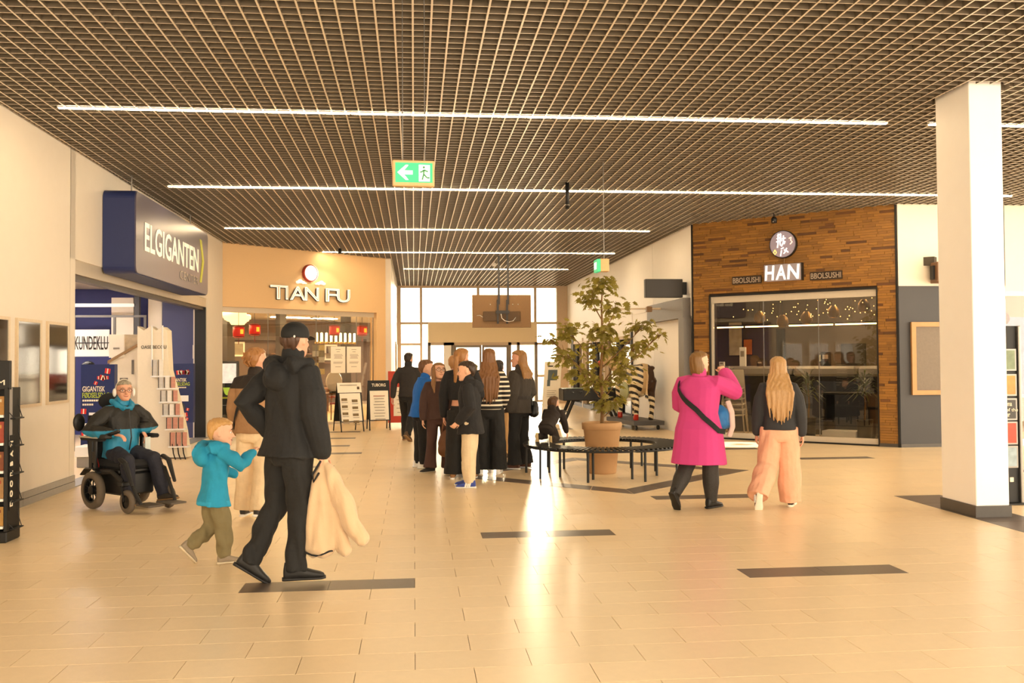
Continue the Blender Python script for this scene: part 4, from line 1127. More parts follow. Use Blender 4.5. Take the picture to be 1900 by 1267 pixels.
link('side_support', remesh(g, 'side_support', wblk, .008, 2), wc)
JBL = M('rain_blue', '1E86AE', .5, var=.05, scale=8)
p_wh = person((CL[0] + .06, CL[1] - .055), CH, 1.68, 'man in wheelchair with blue and black rain jacket, glasses and white headphones', dict(
    lean=2, hy=18, hp=-2, vox=.0065, pz=.575, fwdhead=1.2, face=True, glasses=M('glasses_dark', '2A221C', .3), hair='short', hmat=hairm('hair_grey', '8F8674'), brow=M('brow_grey', '7A6A58', .8), smile=.03, bulk=1.06, skin=SKIN,
    armR=dict(up=(8, 44), fo=(80, -30), curl=40, palm=(0, 0, -1)), armL=dict(up=(-4, 42), fo=(92, -58), curl=42, palm=(.2, -.3, -1), hd=(-.3, .4, -.8)),
    legR=dict(th=(84, 10), sh=(12, 4), ft=(-4, 6)), legL=dict(th=(84, 10), sh=(18, 6), ft=(-8, 14)),
    top=dict(mat=[JBL, cloth('rain_black', '1A1815', .6)], ease=.016, sleeve=.019, hem=-.02, belly=.014, hood=.0, collar=.03, fold=.004, ff=22, slot=lambda c, H, hip, nk, sh: (c[:, 2] > nk[2] - .155 * H) & (c[:, 2] < nk[2] - .005 * H) & (np.abs(c[:, 0]) < .5)),
    bot=dict(mat=cloth('navy_trouser', '232430'), fit='straight', fold=.004), shoe=dict(mat=M('shoe_walk', '3A332B', .7), sole=M('sole_tan', '8A6A44', .7), hi=.46)))
T, Rh, hh = p_wh['T'], p_wh['Rh'], p_wh['hh']
N = p_wh['neck']
g = MB(); g.limb([N + p_wh['rt'] * .085 + p_wh['fw'] * .05 + p_wh['up'] * .0, N + p_wh['rt'] * .095 - p_wh['fw'] * .03 + p_wh['up'] * .04, N - p_wh['fw'] * .10 + p_wh['up'] * .05, N - p_wh['rt'] * .095 - p_wh['fw'] * .03 + p_wh['up'] * .04, N - p_wh['rt'] * .085 + p_wh['fw'] * .05, N - p_wh['rt'] * .04 + p_wh['fw'] * .11 - p_wh['up'] * .035, N + p_wh['rt'] * .04 + p_wh['fw'] * .11 - p_wh['up'] * .035], [.034] * 7, 12, closed=True)
link('hood', remesh(g, 'hood', JBL, .009, 2, .003, 40), p_wh['root'])
N2 = N + p_wh['fw'] * .14
MB().limb([N + p_wh['fw'] * .148 - p_wh['up'] * .04, p_wh['hip'] + p_wh['up'] * .34 + p_wh['fw'] * .178, p_wh['hip'] + p_wh['up'] * .2 + p_wh['fw'] * .205, p_wh['hip'] + p_wh['up'] * .06 + p_wh['fw'] * .17], [(.008, .004)] * 4, 6).build('zip', blackp_m, p_wh['root'])
hp_ = thing('headphones', 'white over-ear headphones worn by the wheelchair user', 'headphones', tuple(WL(p_wh, T((0, 0, .5)))), -math.radians(CH))
o0 = T((0, 0, .5))
g = MB()
g.limb([T((.40 * math.cos(a), -.02, .5 + .56 * math.sin(a))) - o0 for a in np.linspace(.1, math.pi - .1, 13)], [(.05 * hh, .03 * hh)] * 13, 8, side=tuple(Rh @ np.array((0, 1, 0))))
g.build('headband', M('headphone_grey', 'CFC4B2', .5), hp_, True)
for s in (-1, 1):
    MB().ell(T((s * .44, -.02, .42)) - o0, np.array((.09, .17, .21)) * hh, 16, 10, Rh).build('earcup', white_m, hp_, True)
el, wr, d2, q = p_wh['arms'][-1]
hdv = np.array(q['hd']) / np.linalg.norm(q['hd'])
cpos = WL(p_wh, wr + hdv * .15)
cardo = thing('folded_note', 'pale folded leaflet held in the wheelchair user\'s hand', 'leaflet', tuple(cpos), -math.radians(CH) + .3)
MB().box(-.035, .045, -.003, .003, -.11, .03).build('sheet', M('leaflet_blue', 'C9D2CF', .7), cardo)
# ================================================================= fleece jacket in the man's hand
el, wr, d2, q = p_man['arms'][1]
hpos = WL(p_man, wr + d2 * .085)
fj = thing('fleece_jacket', 'beige fleece jacket with dark trim hanging from the man\'s hand', 'jacket', tuple(hpos), 0)
FLC = M('fleece_beige', 'CDB08C', .95, var=.06, scale=14, bump=.4, bscale=160, sheen=.3)
g = MB()
g.limb([(0, 0, .02), (-.01, 0, -.08), (-.02, 0, -.25), (-.03, .01, -.46), (-.03, .01, -.60)], [(.025, .03), (.06, .05), (.085, .065), (.10, .075), (.105, .08)], 16)
g.limb([(.02, -.02, -.02), (.07, -.03, -.10), (.14, -.05, -.26), (.20, -.05, -.42), (.27, -.04, -.54)], [(.03, .03), (.055, .05), (.075, .055), (.068, .055), (.058, .05)], 14)
g.limb([(.03, .03, -.06), (.07, .03, -.25), (.10, .02, -.45), (.145, .0, -.62)], [(.04, .04), (.06, .05), (.06, .05), (.052, .045)], 14)
link('cloth', remesh(g, 'cloth', FLC, .007, 3, .006, 26, fdir=(1.6, 1.2, .25)), fj)
MB().limb([(-.045 + .108 * math.cos(a), .01 + .082 * math.sin(a), -.625 - .012 * math.sin(3 * a)) for a in np.linspace(0, 2 * math.pi, 20, endpoint=False)], [.007] * 20, 6, closed=True).build('hem_trim', BLK, fj, True)
MB().limb([(-.02, -.035, .02), (-.075, -.05, -.07), (-.065, -.075, -.12), (-.03, -.06, -.06)], [.008] * 4, 6).build('collar_trim', BLK, fj, True)
# ================================================================= bags
def bag(name, lab, mat, loc, r, rz=0, strap=None):
    t = thing(name, lab, 'bag', loc, rz)
    g = MB(); g.ell((0, 0, 0), r, 18, 12); g.ell((0, 0, -r[2] * .45), (r[0] * 1.08, r[1] * 1.1, r[2] * .6), 18, 10)
    link('pouch', remesh(g, 'pouch', mat, .010, 2, .004, 34), t)
    if strap: MB().limb(strap, [(.012, .004)] * len(strap), 6).build('strap', mat, t, True)
    return t
bag('tote_bag', 'slouchy brown bag hanging beside the girl with glasses', M('bag_brown', '6B4426', .6, var=.15), (.445, 13.62, .42), (.11, .08, .19), 0, [(-.07, 0, .12), (-.03, -.01, .34), (.0, -.0, .42), (.03, .01, .34), (.07, 0, .12)])
bag('shoulder_bag', 'round black bag on the hip of the woman in dark grey coat', blackp_m, (1.74, 14.10, .86), (.07, .10, .12), 0, [(-.03, -.08, .06), (-.06, -.02, .34), (-.03, .08, .06)])
bb = bag('crossbody_bag', 'blue crossbody bag bulging in front of the pink coat', M('bag_blue', '1F6AA8', .6, var=.2), tuple(WL(p_pink, p_pink['hip'] + p_pink['up'] * .10 + p_pink['fw'] * .27 + p_pink['rt'] * .10)), (.13, .11, .13))
MB().limb([(.08, -.08, .17), (.12, -.09, .05), (.13, -.08, -.10), (.10, -.06, -.20)], [(.03, .012)] * 4, 8).build('scarf', M('scarf_pale', 'CDB9AE', .9), bb, True)
# ================================================================= left magazine rack
mr = thing('magazine_rack', 'black magazine stand with white shelf lips at the left wall', 'rack', (-3.56, 8.95, 0))
MB().bbox(-.62, 0, 0, .30, 0, .10, .01).build('base', blackp_m, mr)
MB().box(-.62, -.02, .24, .28, .10, 1.36).build('back_panel', blackp_m, mr)
MB().box(-.025, 0, .0, .28, .10, 1.36).build('side_panel', blackp_m, mr)
MB().bbox(-.62, .012, .02, .06, 1.345, 1.60, .004).build('header', blackp_m, mr)
textfit('M', cream_m, mr, -.095, -.03, 1.385, 1.43, .018, 'lettering')
def cover(c1, c2): return M('cover_' + c1, c1, .35, var=.5, scale=9) if True else None
covs = ['B5813F', 'A83A2C', 'C0924E', 'B04A34', 'D8C9A8', 'C8742A', '8A4A2C', 'D9A050', '9C5A3C', 'B78A58']
for i, z in enumerate((1.10, .855, .61, .365, .125)):
    MB().box(-.60, -.03, -.01, .02, z, z + .022).build('shelf_lip', white_m, mr)
    MB().box(-.60, -.03, .0, .24, z - .004, z).build('shelf', blackp_m, mr)
    for j in range(3):
        x0 = -.045 - j * .185
        t = thing('magazine', 'magazine %s of the %s shelf down in the black stand' % (('on the right end', 'in the middle', 'at the wall end')[j], ('first', 'second', 'third', 'fourth', 'lowest')[i]), 'magazine', (-3.56 + x0 - .165, 8.95 + .055 + .02 * (j % 2), z), 0, 'magazines in the black stand')
        h = .185 + .02 * ((i + j) % 2)
        MB().box(0, .16, 0, .006, 0, h).build('cover', cover(covs[(i * 3 + j) % 10], ''), t)
        MB().box(.02, .14, -.001, 0, h * .72, h * .86).build('title_band', cover(covs[(i * 3 + j + 4) % 10], ''), t)
    g = MB(); g.tube([(.0, .04, z + .04), (.035, .05, z - .005), (.04, .22, z - .005), (.0, .24, z + .1), (.0, .24, z + .16)], .004, 6); g.bbox(.0, .05, .05, .25, z - .02, z - .008, .003)
    g.build('side_pocket', blackp_m, mr)
sp_ = MB().box(.001, .004, .04, .10, .85, 1.36).build('side_strip', M('strip_grey', '8F8A86', .5), mr)
side_t = thing('stand_sign', 'vertical lettering strip on the side of the black magazine stand', 'sign', (-3.555, 8.99, .28), math.pi / 2)
MB().box(0, .11, -.004, 0, .0, .66).build('board', blackp_m, side_t)
for k, ch in enumerate('DOORBAM'):
    text(ch, .075, cream_m, side_t, .055, -.006, .055 + k * .088, rot=math.pi / 2, bold=.002)
# ================================================================= right brochure stand behind the pillar
rk = thing('brochure_stand', 'tall narrow stand of framed covers half hidden behind the white pillar', 'rack', (6.46, 9.86, 0))
MB().bbox(-.42, 0, 0, .06, .0, 1.91, .006).build('panel', blackp_m, rk)
MB().bbox(.0, .03, -.04, .10, .0, 1.91, .006).build('side_rail', steel_m, rk)
MB().rod((-.10, .03, 1.9), (-.10, .03, 2.2), .006).build('mast', alu_m, rk)
MB().bbox(-.44, .04, -.10, .16, .0, .02, .004).build('base', blackp_m, rk)
cc = ['6A7A5A', 'C08030', '2A2622', 'E23A1E', '8FA0A8']
for i, (z0, z1) in enumerate(((1.44, 1.65), (1.17, 1.38), (.91, 1.12), (.65, .87), (.40, .61))):
    f = MB().box(-.40, -.012, -.016, 0, z0 - .012, z1 + .012).build('frame', steel_m, rk)
    MB().box(-.385, -.03, -.02, -.016, z0 + .004, z1 - .004).build('cover', M('rcover%d' % i, cc[i], .3, var=.5, scale=14), f)
for k, wd in enumerate(('ena', 'of the', 'ur')):
    textfit(wd, cream_m, rk, -.145, -.145 + .028 * len(wd) * .8, 1.05 - k * .058, 1.085 - k * .058, -.021)
MB().bbox(-.105, -.06, -.008, 0, .235, .285, .004).build('socket', cream_m, rk)
# ================================================================= wall-hung frames on the left wall
for i, (a, b) in enumerate(((10.16, 10.80), (10.99, 11.69), (11.88, 12.585))):
    t = thing('framed_poster', ('silver framed glossy poster cut off by the left picture edge', 'silver framed glossy poster in the middle of the three', 'silver framed glossy poster nearest the shop opening')[i], 'poster', (-4.3, a, 1.085), math.pi / 2, 'posters on the left wall')
    w = b - a; h = .985
    for u0, u1, z0, z1 in ((0, w, 0, .035), (0, w, h - .035, h), (0, .03, .035, h - .035), (w - .03, w, .035, h - .035)):
        MB().box(u0, u1, -.03, 0, z0, z1).build('frame', M('frame_silver', 'D6C3A6', .35, metal=.4), t)
    MB().box(.03, w - .03, -.012, 0, .035, h - .035).build('print', M('poster_print_glare%d' % (i % 2), ('B0A698', 'BDB2A4')[i % 2], .4, var=.6, scale=3.2, stretch=(1, 1, .35)), t)  # pale streaks carry the glass reflections in the print colour
    MB().box(.03, w - .03, -.020, -.018, .035, h - .035).build('pane', glass('poster_glass', (.95, .95, .95), .10, .06), t)
# ================================================================= shop sign on the left wall
sg = thing('shop_sign', 'big rounded blue box sign with cream lettering above the shop opening', 'sign', (-3.85, 13.93, 2.82), math.pi / 2)
def rrect(x0, x1, z0, z1, r, n=6):
    P = []
    for cx, cz, a0 in ((x1 - r, z0 + r, -90), (x1 - r, z1 - r, 0), (x0 + r, z1 - r, 90), (x0 + r, z0 + r, 180)):
        for k in range(n + 1):
            a = math.radians(a0 + 90 * k / n); P.append((cx + r * math.cos(a), cz + r * math.sin(a)))
    return P
P_ = rrect(0, 4.76, 0, 1.17, .12)
MB().prism(P_, .02, .445).build('casing', navy_m, sg)
MB().prism(rrect(0.012, 4.748, .012, 1.158, .11), 0, .03).build('face', M('sign_face', '565266', .28, var=.03, scale=2, metal=.15), sg)
textfit('ELGIGANTEN', M('sign_cream', 'F4E6C8', .5, emit=.25), sg, .44, 3.92, .36, .78, -.004, bold=.012)
textfit('CENTER', M('sign_faint', 'A9A29C', .5), sg, 2.55, 3.92, .14, .28, -.003)
MB().prism([(4.05, .98), (4.25, .60), (4.40, .60), (4.20, .98)], -.006, 0).build('chevron', M('chevron_yellow', 'C9CE3A', .5), sg)
MB().prism([(4.05, .20), (4.25, .60), (4.40, .60), (4.20, .20)], -.006, 0).build('chevron', M('chevron_yellow', 'C9CE3A', .5), sg)
for y in (.5, 4.2): MB().rod((y, .2, 1.16), (y, .2, 1.46), .01).build('hanger', steel_m, sg)
# ================================================================= things in and before the blue shop
def gifts(parent, W, H, n, y=-.006):
    for k in range(n):
        x, z = random.uniform(.04, W - .1), random.uniform(.05, H - .1)
        if W * .05 < x < W * .8 and H * .48 < z < H * .78: z = H * .85
        a = random.uniform(-.5, .5); s = random.uniform(.045, .085)
        c, q = math.cos(a), math.sin(a)
        sq = [(x + (i * c - j * q) * s, z + (i * q + j * c) * s) for i, j in ((-.5, -.5), (.5, -.5), (.5, .5), (-.5, .5))]
        g = MB().prism(sq, y, 0).build('gift', M('gift_red', 'C8241E', .5), parent)
        rb = [(x + (i * c - j * q) * s, z + (i * q + j * c) * s) for i, j in ((-.1, -.5), (.1, -.5), (.1, .5), (-.1, .5))]
        MB().prism(rb, y - .003, y).build('ribbon', cream_m, g)
def banner(lab, loc, rz, W, H):
    t = thing('promo_banner', lab, 'banner', loc, rz, 'birthday sale banners in the shop')
    MB().box(0, W, 0, .16, 0, H).build('board', navy_m, t)
    textfit('GIGANTISK', cream_m, t, W * .05, W * .72, H * .695, H * .755, -.004, bold=.01)
    textfit('FØDSELSDAG', M('lime', 'B9C83A', .6), t, W * .05, W * .85, H * .625, H * .685, -.004, bold=.01)
    for k, w in enumerate((.74, .4)):
        g = MB()
        for q in range(int(w * 14)): g.box(W * .05 + q * W / 15, W * .05 + q * W / 15 + W / 19, -.003, 0, H * (.585 - k * .045), H * (.605 - k * .045))
        g.build('small_print', cream_m, t, kind='stuff')
    MB().box(W * .25, W * .8, -.012, 0, H * .36, H * .46).build('appliance_picture', white_m, t)
    MB().box(W * .1, W * .3, -.012, 0, H * .2, H * .34).build('appliance_picture', white_m, t)
    MB().ell((W * .5, -.005, H * .27), (W * .16, .006, H * .07), 16, 8).build('appliance_picture', M('pic_grey', '3A3C44', .5), t)
    gifts(t, W, H, 16)
    return t
banner('navy birthday sale banner with red gifts behind the wheelchair', (-5.32, 16.2, .12), 0, .52, 1.43)
banner('navy birthday sale banner with red gifts beside the brochure rack', (-4.75, 19.5, .40), 0, .46, 1.15)
kn = thing('club_sign', 'white hanging sign with black condensed capitals in the shop', 'sign', (-6.05, 18.0, 1.69))
MB().box(0, .62, 0, .03, 0, .48).build('board', white_m, kn)
textfit('KUNDEKLU', ink_m, kn, .03, .60, .12, .36, -.004, bold=.004)
MB().box(-.05, .65, -.012, -.004, .235, .25).build('rail', dgrey_m, kn)
fr_ = thing('display_stand', 'thin grey metal display frame behind the cardboard house', 'frame', (-5.35, 18.05, 0))
for x in (0, .53): MB().box(x - .02, x + .02, -.02, .02, 0, 2.43).build('post', steel_m, fr_)
MB().box(-.7, .53, -.015, .015, 2.39, 2.43).build('rail', steel_m, fr_)
MB().box(-.72, -.68, -.02, .02, 0, 2.43).build('post', steel_m, fr_)
ho_ = thing('cardboard_house', 'cream cardboard display printed as a small house in the shop', 'display', (-5.09, 16.9, 0))
MB().prism([(0, 0), (.47, 0), (.47, 1.86), (.24, 1.70), (0, 1.62)], 0, .12).build('wall', cream_m, ho_)
MB().prism([(-.02, 1.56), (.49, 1.86), (.49, 1.91), (-.02, 1.61)], -.04, .0).build('roof_edge', M('card_brown', '9A7A52', .7), ho_)
MB().box(0, .24, -.03, 0, 1.66, 2.05).build('label_card', paper_m, ho_)
MB().box(.24, .47, .02, .06, 1.7, 2.05).build('photo_card', M('photo_card', 'C9B89A', .7, var=.4, scale=12), ho_)
MB().box(.17, .30, -.008, 0, .95, 1.32).build('window_print', M('card_grey', '7A7268', .7), ho_)
MB().box(.36, .40, -.008, 0, 1.38, 1.62).build('window_print', M('card_grey', '7A7268', .7), ho_)
MB().box(.07, .17, -.034, -.03, 1.80, 1.83).build('print_line', greyink_m, ho_)
br = thing('brochure_rack', 'tall cream card rack stepped with rows of silver brochures by the shop', 'rack', (-4.50, 16.40, 0))
MB().prism([(0, .02), (.80, .02), (.74, .45), (.62, 1.0), (.50, 1.45), (.47, 2.10), (.40, 2.16), (.30, 2.10), (.2, 2.17), (.1, 2.10), (0, 2.17)], 0, .30).build('body', cream_m, br)
textfit('OASE BECOU', ink_m, br, .06, .46, 1.80, 1.855, -.004)
for k in range(2): MB().rod((.24 + .17 * k, -.03, 1.5), (.235 + .17 * k, -.02, 2.18), .012).build('bracket', white_m, br)
rows = [(.26, 1.36, .26, 2, 'top'), (.36, 1.16, .18, 3, 'second'), (.40, .94, .18, 3, 'third'), (.44, .72, .18, 3, 'fourth'), (.50, .50, .18, 3, 'fifth'), (.56, .22, .22, 3, 'lowest')]
sil = [M('brochure_silver', 'C9C4BC', .35, var=.15), M('brochure_white', 'EDE6DA', .5), M('brochure_rose', 'C98F7C', .5, var=.2)]
for i, (x0, z, h, n, wd) in enumerate(rows):
    MB().box(x0 - .02, x0 + .30, -.12 - .015 * i, .0, z - .024, z - .002).build('ledge', white_m, br)
    for j in range(n):
        t = thing('brochure', '%s brochure on the %s ledge of the cream rack' % (('left', 'middle', 'right')[j], wd), 'brochure', (-4.50 + x0 + .095 * j, 16.40 - .10 - .015 * i, z), -.0, 'brochures on the cream rack')
        MB().box(0, .078, 0, .02, 0, h).build('cover', sil[2] if i > 3 or j == 2 else sil[j % 2], t)
        MB().box(.0, .012, -.002, .02, 0, h).build('spine', ink_m, t)
for k in range(3): MB().limb([(.60 + .08 * k, -.17, .25), (.62 + .08 * k, -.18, .1), (.65 + .08 * k, -.17, .0)], [.010] * 3, 6).build('leg', blackp_m, br)
ntc = thing('paper_notice', 'small cream paper notice taped to the blue panel', 'notice', (-4.84, 20.84, 1.65))
MB().box(.24, .46, 0, .004, 0, .285).build('sheet', paper_m, ntc)
for k in range(4): MB().box(.27, .40 - .03 * (k % 2), -.002, 0, .21 - k * .04, .215 - k * .04).build('print_line', greyink_m, ntc)
cub = thing('shop_plinth', 'low grey and white plinth behind the wheelchair in the shop', 'plinth', (-5.05, 15.2, 0))
MB().bbox(0, .5, 0, .4, 0, .16, .01).build('base', base_m, cub); MB().bbox(-.02, .52, -.02, .42, .16, .32, .01).build('top', white_m, cub)
hp2 = thing('bollard', 'slim white floor post inside the shop by the door track', 'post', (-4.75, 20.2, 0))
MB().lathe([(.09, 0), (.09, .015), (.02, .03), (.025, .45), (.03, .46), (.0, .47)], 14).build('post', white_m, hp2, True)
# shop person with dark cap seen over the banner is left as a headwear display
hd = thing('shop_person_dummy', 'shop person in a black cap, reduced to a display head above the navy banner', 'display', (-6.0, 18.6, 0))
MB().rod((0, 0, 0), (0, 0, 1.36), .03).build('pole', steel_m, hd)
MB().ell((0, 0, 1.44), (.10, .12, .13), 14, 10).build('head_form', cream_m, hd, True)
MB().ell((0.02, 0.01, 1.50), (.125, .14, .11), 14, 8).build('cap', blackp_m, hd, True)
# ================================================================= restaurant sign and interior
ts = thing('restaurant_sign', 'outlined white channel letters under a round moon emblem on the restaurant wall', 'sign', (TO[0], TO[1], 3.0), TR)
ltr_d = M('letter_black', '1E1A18', .5); ltr_w = M('letter_white', 'FFF3E0', .5, emit=.25)
u = 1.32
for ch, w in (('T', .50), ('I', .14), ('A', .50), ('N', .46), (' ', .26), ('F', .40), ('U', .46)):
    if ch != ' ':
        i0 = u + .02; i1 = u + w - .02
        if ch == 'I': i0, i1 = u + .02, u + .085
        textfit(ch, ltr_d, ts, i0, i1, .05, .38, -.03, 'letter', depth=.05, bold=.012)
        textfit(ch, ltr_w, ts, i0 - .015, i1 - .015, .06, .39, -.085, 'letter_face', depth=.008, bold=.008)
        textfit(ch, rp_m, ts, i0 + .010, i1 - .040, .085, .365, -.094, 'letter_core', depth=.004, bold=-.034)
    u += w * .86 if ch == 'I' else w * .87
mo = MB().lathe([(.0, -.09), (.19, -.09), (.205, -.08), (.205, .0), (.0, .0)], 32, (2.52, -.002, .74), 'y').build('moon', M('moon_white', 'FFEBDD', .5, emit=.5, var=.05, scale=10), ts)
MB().lathe([(.185, -.096), (.205, -.094), (.212, -.06), (.212, -.01), (.2, -.0)], 32, (2.495, -.001, .74), 'y', cap=False).build('ring', M('moon_red', 'A83424', .5), ts)
for s, cx in ((-1, 2.24), (1, 2.82)):
    for dx, dz, r in ((-.10, 0, .05), (-.03, .025, .065), (.06, 0, .05), (.13, -.015, .03)):
        MB().ell((cx + dx * -s, -.04, .50 + dz), (r * 1.15, .035, r * .8), 12, 8).build('cloud', ltr_w, ts, True)
spt = thing('ceiling_spot', 'small ceiling spotlight aimed at the restaurant wall', 'spotlight', (-1.75, 23.4, 4.28))
MB().lathe([(.04, -.02), (.045, -.12), (.035, -.13), (.0, -.125)], 14).build('head', black_m, spt, True)
MB().rod((0, 0, 0), (0, 0, -.04), .012).build('stem', black_m, spt)
_l = bpy.data.lights.new('spot_lamp', 'SPOT'); _l.energy = 26; _l.color = (1, .82, .58); _l.spot_size = math.radians(75); _l.spot_blend = .35; _l.shadow_soft_size = .04
_lo = bpy.data.objects.new('spot_lamp', _l); COL.objects.link(_lo); _lo.location = (-1.75, 23.4, 4.1)
_lo.rotation_euler = (Vector((-2.35, 24.35, 2.9)) - Vector((-1.75, 23.4, 4.1))).to_track_quat('-Z', 'Y').to_euler()
def TP(u, v, z=0): c, s = math.cos(TR), math.sin(TR); return (TO[0] + u * c - v * s, TO[1] + u * s + v * c, z)
def HP(u, v, z=0): c, s = math.cos(HR), math.sin(HR); return (HO[0] + u * c - v * s, HO[1] + u * s + v * c, z)
lan_m = M('lantern_red', 'A8180C', .5, emit=.6, var=.3, scale=9); lan_g = M('lantern_glow', 'FF6A18', .5, emit=2.5)
for i, (u, v, z, nm) in enumerate(((1.17, 1.0, 2.30, 'leftmost of the red lanterns'), (1.72, 1.15, 2.37, 'second lantern from the left'), (4.06, 1.0, 2.39, 'lantern by the paper menus'), (5.0, 1.0, 2.40, 'lantern at the far edge of the window'))):
    t = thing('red_lantern', 'glowing red drum lantern behind the restaurant window, ' + nm, 'lantern', TP(u, v, z), TR, 'red lanterns in the restaurant window')
    MB().lathe([(.10, -.14), (.135, -.12), (.14, 0), (.135, .12), (.10, .14), (.0, .14)], 20).build('shade', lan_m, t, True)
    for zz in (-.12, .12): MB().lathe([(.138, zz - .01), (.146, zz), (.138, zz + .01)], 20, cap=False).build('hoop', M('lantern_dark', '5A1408', .5), t, True)
    MB().box(-.04, .04, -.141, -.128, -.05, .06).build('glow_panel', lan_g, t)
    MB().rod((0, 0, .14), (0, 0, 3.1 - z), .006).build('cord', black_m, t)
    MB().rod((0, 0, -.14), (0, 0, -.30), .010).build('tassel', M('tassel_red', '8A1A10', .8), t)
lp = thing('candle_pendant', 'long black pendant frame with a row of glowing tube lamps in the restaurant', 'lamp', TP(3.9, 1.6, 2.0), TR)
for a, b in (((0, 0, .75), (1.35, 0, .55)), ((0, .25, .75), (1.35, .25, .55)), ((0, 0, .75), (0, .25, .75)), ((1.35, 0, .55), (1.35, .25, .55))): MB().rod(a, b, .010).build('bar', black_m, lp)
tube_m = M('tube_glow', 'FFE08A', .5, emit=7)
for k in range(9):
    x = k * .16 + .04
    MB().rod((x, 0, .74 - .022 * k), (x, 0, .34), .004).build('cord', black_m, lp)
    MB().lathe([(.0, .10), (.030, .11), (.030, .34), (.0, .35)], 12, (x, 0, 0)).build('tube', tube_m, lp, True)
    MB().lathe([(.0, .04), (.055, .05), (.055, .10), (.0, .11)], 12, (x, 0, 0)).build('collar', M('gold_collar', 'C9A34A', .4, metal=.6), lp, True)
for k in (0, 1): MB().rod((.2 + .9 * k, .12, .70), (.2 + .9 * k, .12, 1.1), .006).build('hanger', black_m, lp)
for i, (u, v, z, r) in enumerate(((1.9, 2.4, 2.75, .34), (2.6, 3.2, 2.72, .30), (3.0, 3.9, 2.70, .30), (.5, 3.0, 2.0, .2), (1.5, 4.4, 1.95, .24))):
    t = thing('drum_lamp', ('wide stepped cream ceiling lamp behind the second lantern', 'wide cream drum lamp left of the man\'s cap', 'cream drum lamp nearest the man\'s cap', 'small low drum lamp at the left window edge', 'low drum lamp below the first lantern')[i], 'lamp', TP(u, v, z), TR)
    MB().lathe([(.0, -.10), (r * .6, -.10), (r * .75, -.02), (r, 0), (r, .10), (r * .9, .12), (.0, .12)], 24).build('shade', M('drum_glow', 'FFD890', .5, emit=1.1), t, True)
    MB().rod((0, 0, .12), (0, 0, 3.1 - z), .008).build('stem', black_m, t)
wood2 = M('table_wood', '7A4E28', .5, var=.2, scale=8); 
def rtable(u, v, lab):
    t = thing('dining_table', lab, 'table', TP(u, v), TR)
    MB().bbox(-.4, .4, -.35, .35, .70, .75, .01).build('top', wood2, t)
    for a in (-.33, .33):
        for b in (-.28, .28): MB().box(a - .025, a + .025, b - .025, b + .025, 0, .70).build('leg', wood2, t)
rtable(3.75, 1.1, 'wooden restaurant table behind the menu boards'); rtable(2.6, 2.2, 'wooden restaurant table behind the black jacket'); rtable(1.4, 1.5, 'wooden restaurant table behind the brown jacket')
def rchair(u, v, rz, lab):
    t = thing('dining_chair', lab, 'chair', TP(u, v), TR + rz)
    MB().bbox(-.22, .22, -.22, .22, .42, .47, .015).build('seat', M('chair_red', '8A2A1A', .7), t)
    g = MB(); g.loft([ering((0, .20 + .03 * t2, .50 + .5 * t2), .21 - .04 * t2, .02, -.02, n=12, p=3) for t2 in (0, .5, .9, 1)]); g.build('backrest', wood2, t, True)
    for a in (-.19, .19):
        for b in (-.19, .19): MB().rod((a, b, 0), (a, b, .43), .018).build('leg', wood2, t)
rchair(2.98, 1.5, .9, 'restaurant chair left of the table behind the menu boards'); rchair(4.55, 1.35, -1.2, 'restaurant chair right of the table behind the menu boards'); rchair(.62, 1.35, .4, 'red restaurant chair at the left window edge')
# wooden sideboard with folded linen and a steel rice cooker just inside the window
sb = thing('sideboard', 'dark wooden serving sideboard inside the restaurant window', 'cabinet', TP(2.75, .75), TR)
MB().bbox(-.45, .45, -.2, .2, 0, .62, .01).build('body', M('sideboard_wood', '5A3A1E', .5, var=.2), sb)
MB().bbox(-.48, .48, -.23, .23, .62, .66, .008).build('top', wood2, sb)
for a in (-.22, .22): MB().bbox(a - .2, a + .2, -.215, -.2, .06, .58, .004).build('door', M('sideboard_door', '4A2E18', .5, var=.2), sb)
wheel_ = thing('wall_clock_plate', 'large pale round dish on a stand behind the first menu board', 'dish', TP(3.85, .75, .75), TR)
MB().lathe([(.0, -.02), (.24, -.03), (.27, .0), (.24, .02), (.0, .03)], 28, (0, 0, .30), 'y').build('plate', M('plate_pale', 'D8CFC0', .4), wheel_, True)
MB().bbox(-.12, .12, -.06, .06, 0, .05, .01).build('foot', blackp_m, wheel_)
for i, (u, w, z0, z1) in enumerate(((5.87, .62, 1.85, 2.37), (7.76, .46, 1.9, 2.39), (4.4, .5, 1.6, 2.2), (9.0, .6, 1.7, 2.3))):
    t = thing('framed_picture', ('white framed picture of a landscape left of the cap on the restaurant back wall', 'white framed picture right of the cap on the restaurant back wall', 'framed picture low between the two left lanterns', 'framed picture at the far end of the restaurant wall')[i], 'picture', TP(u * 1.32 - .9, 10.48, z0 - .08), TR)
    h = z1 - z0
    for a, b, c, d in ((0, w, 0, .06), (0, w, h - .06, h), (0, .06, .06, h - .06), (w - .06, w, .06, h - .06)): MB().box(a, b, -.03, 0, c, d).build('frame', cream_m, t)
    MB().box(.06, w - .06, -.015, 0, .06, h - .06).build('print', M('scroll_print', '8A7A5A', .6, var=.7, scale=6), t)
shf = thing('bottle_shelf', 'wooden wall shelf with bottles in the restaurant', 'shelf', TP(8.6, 10.2, 1.5), TR)
for z in (0, .35): MB().box(-.2, 2.8, 0, .28, z, z + .03).build('board', wood2, shf)
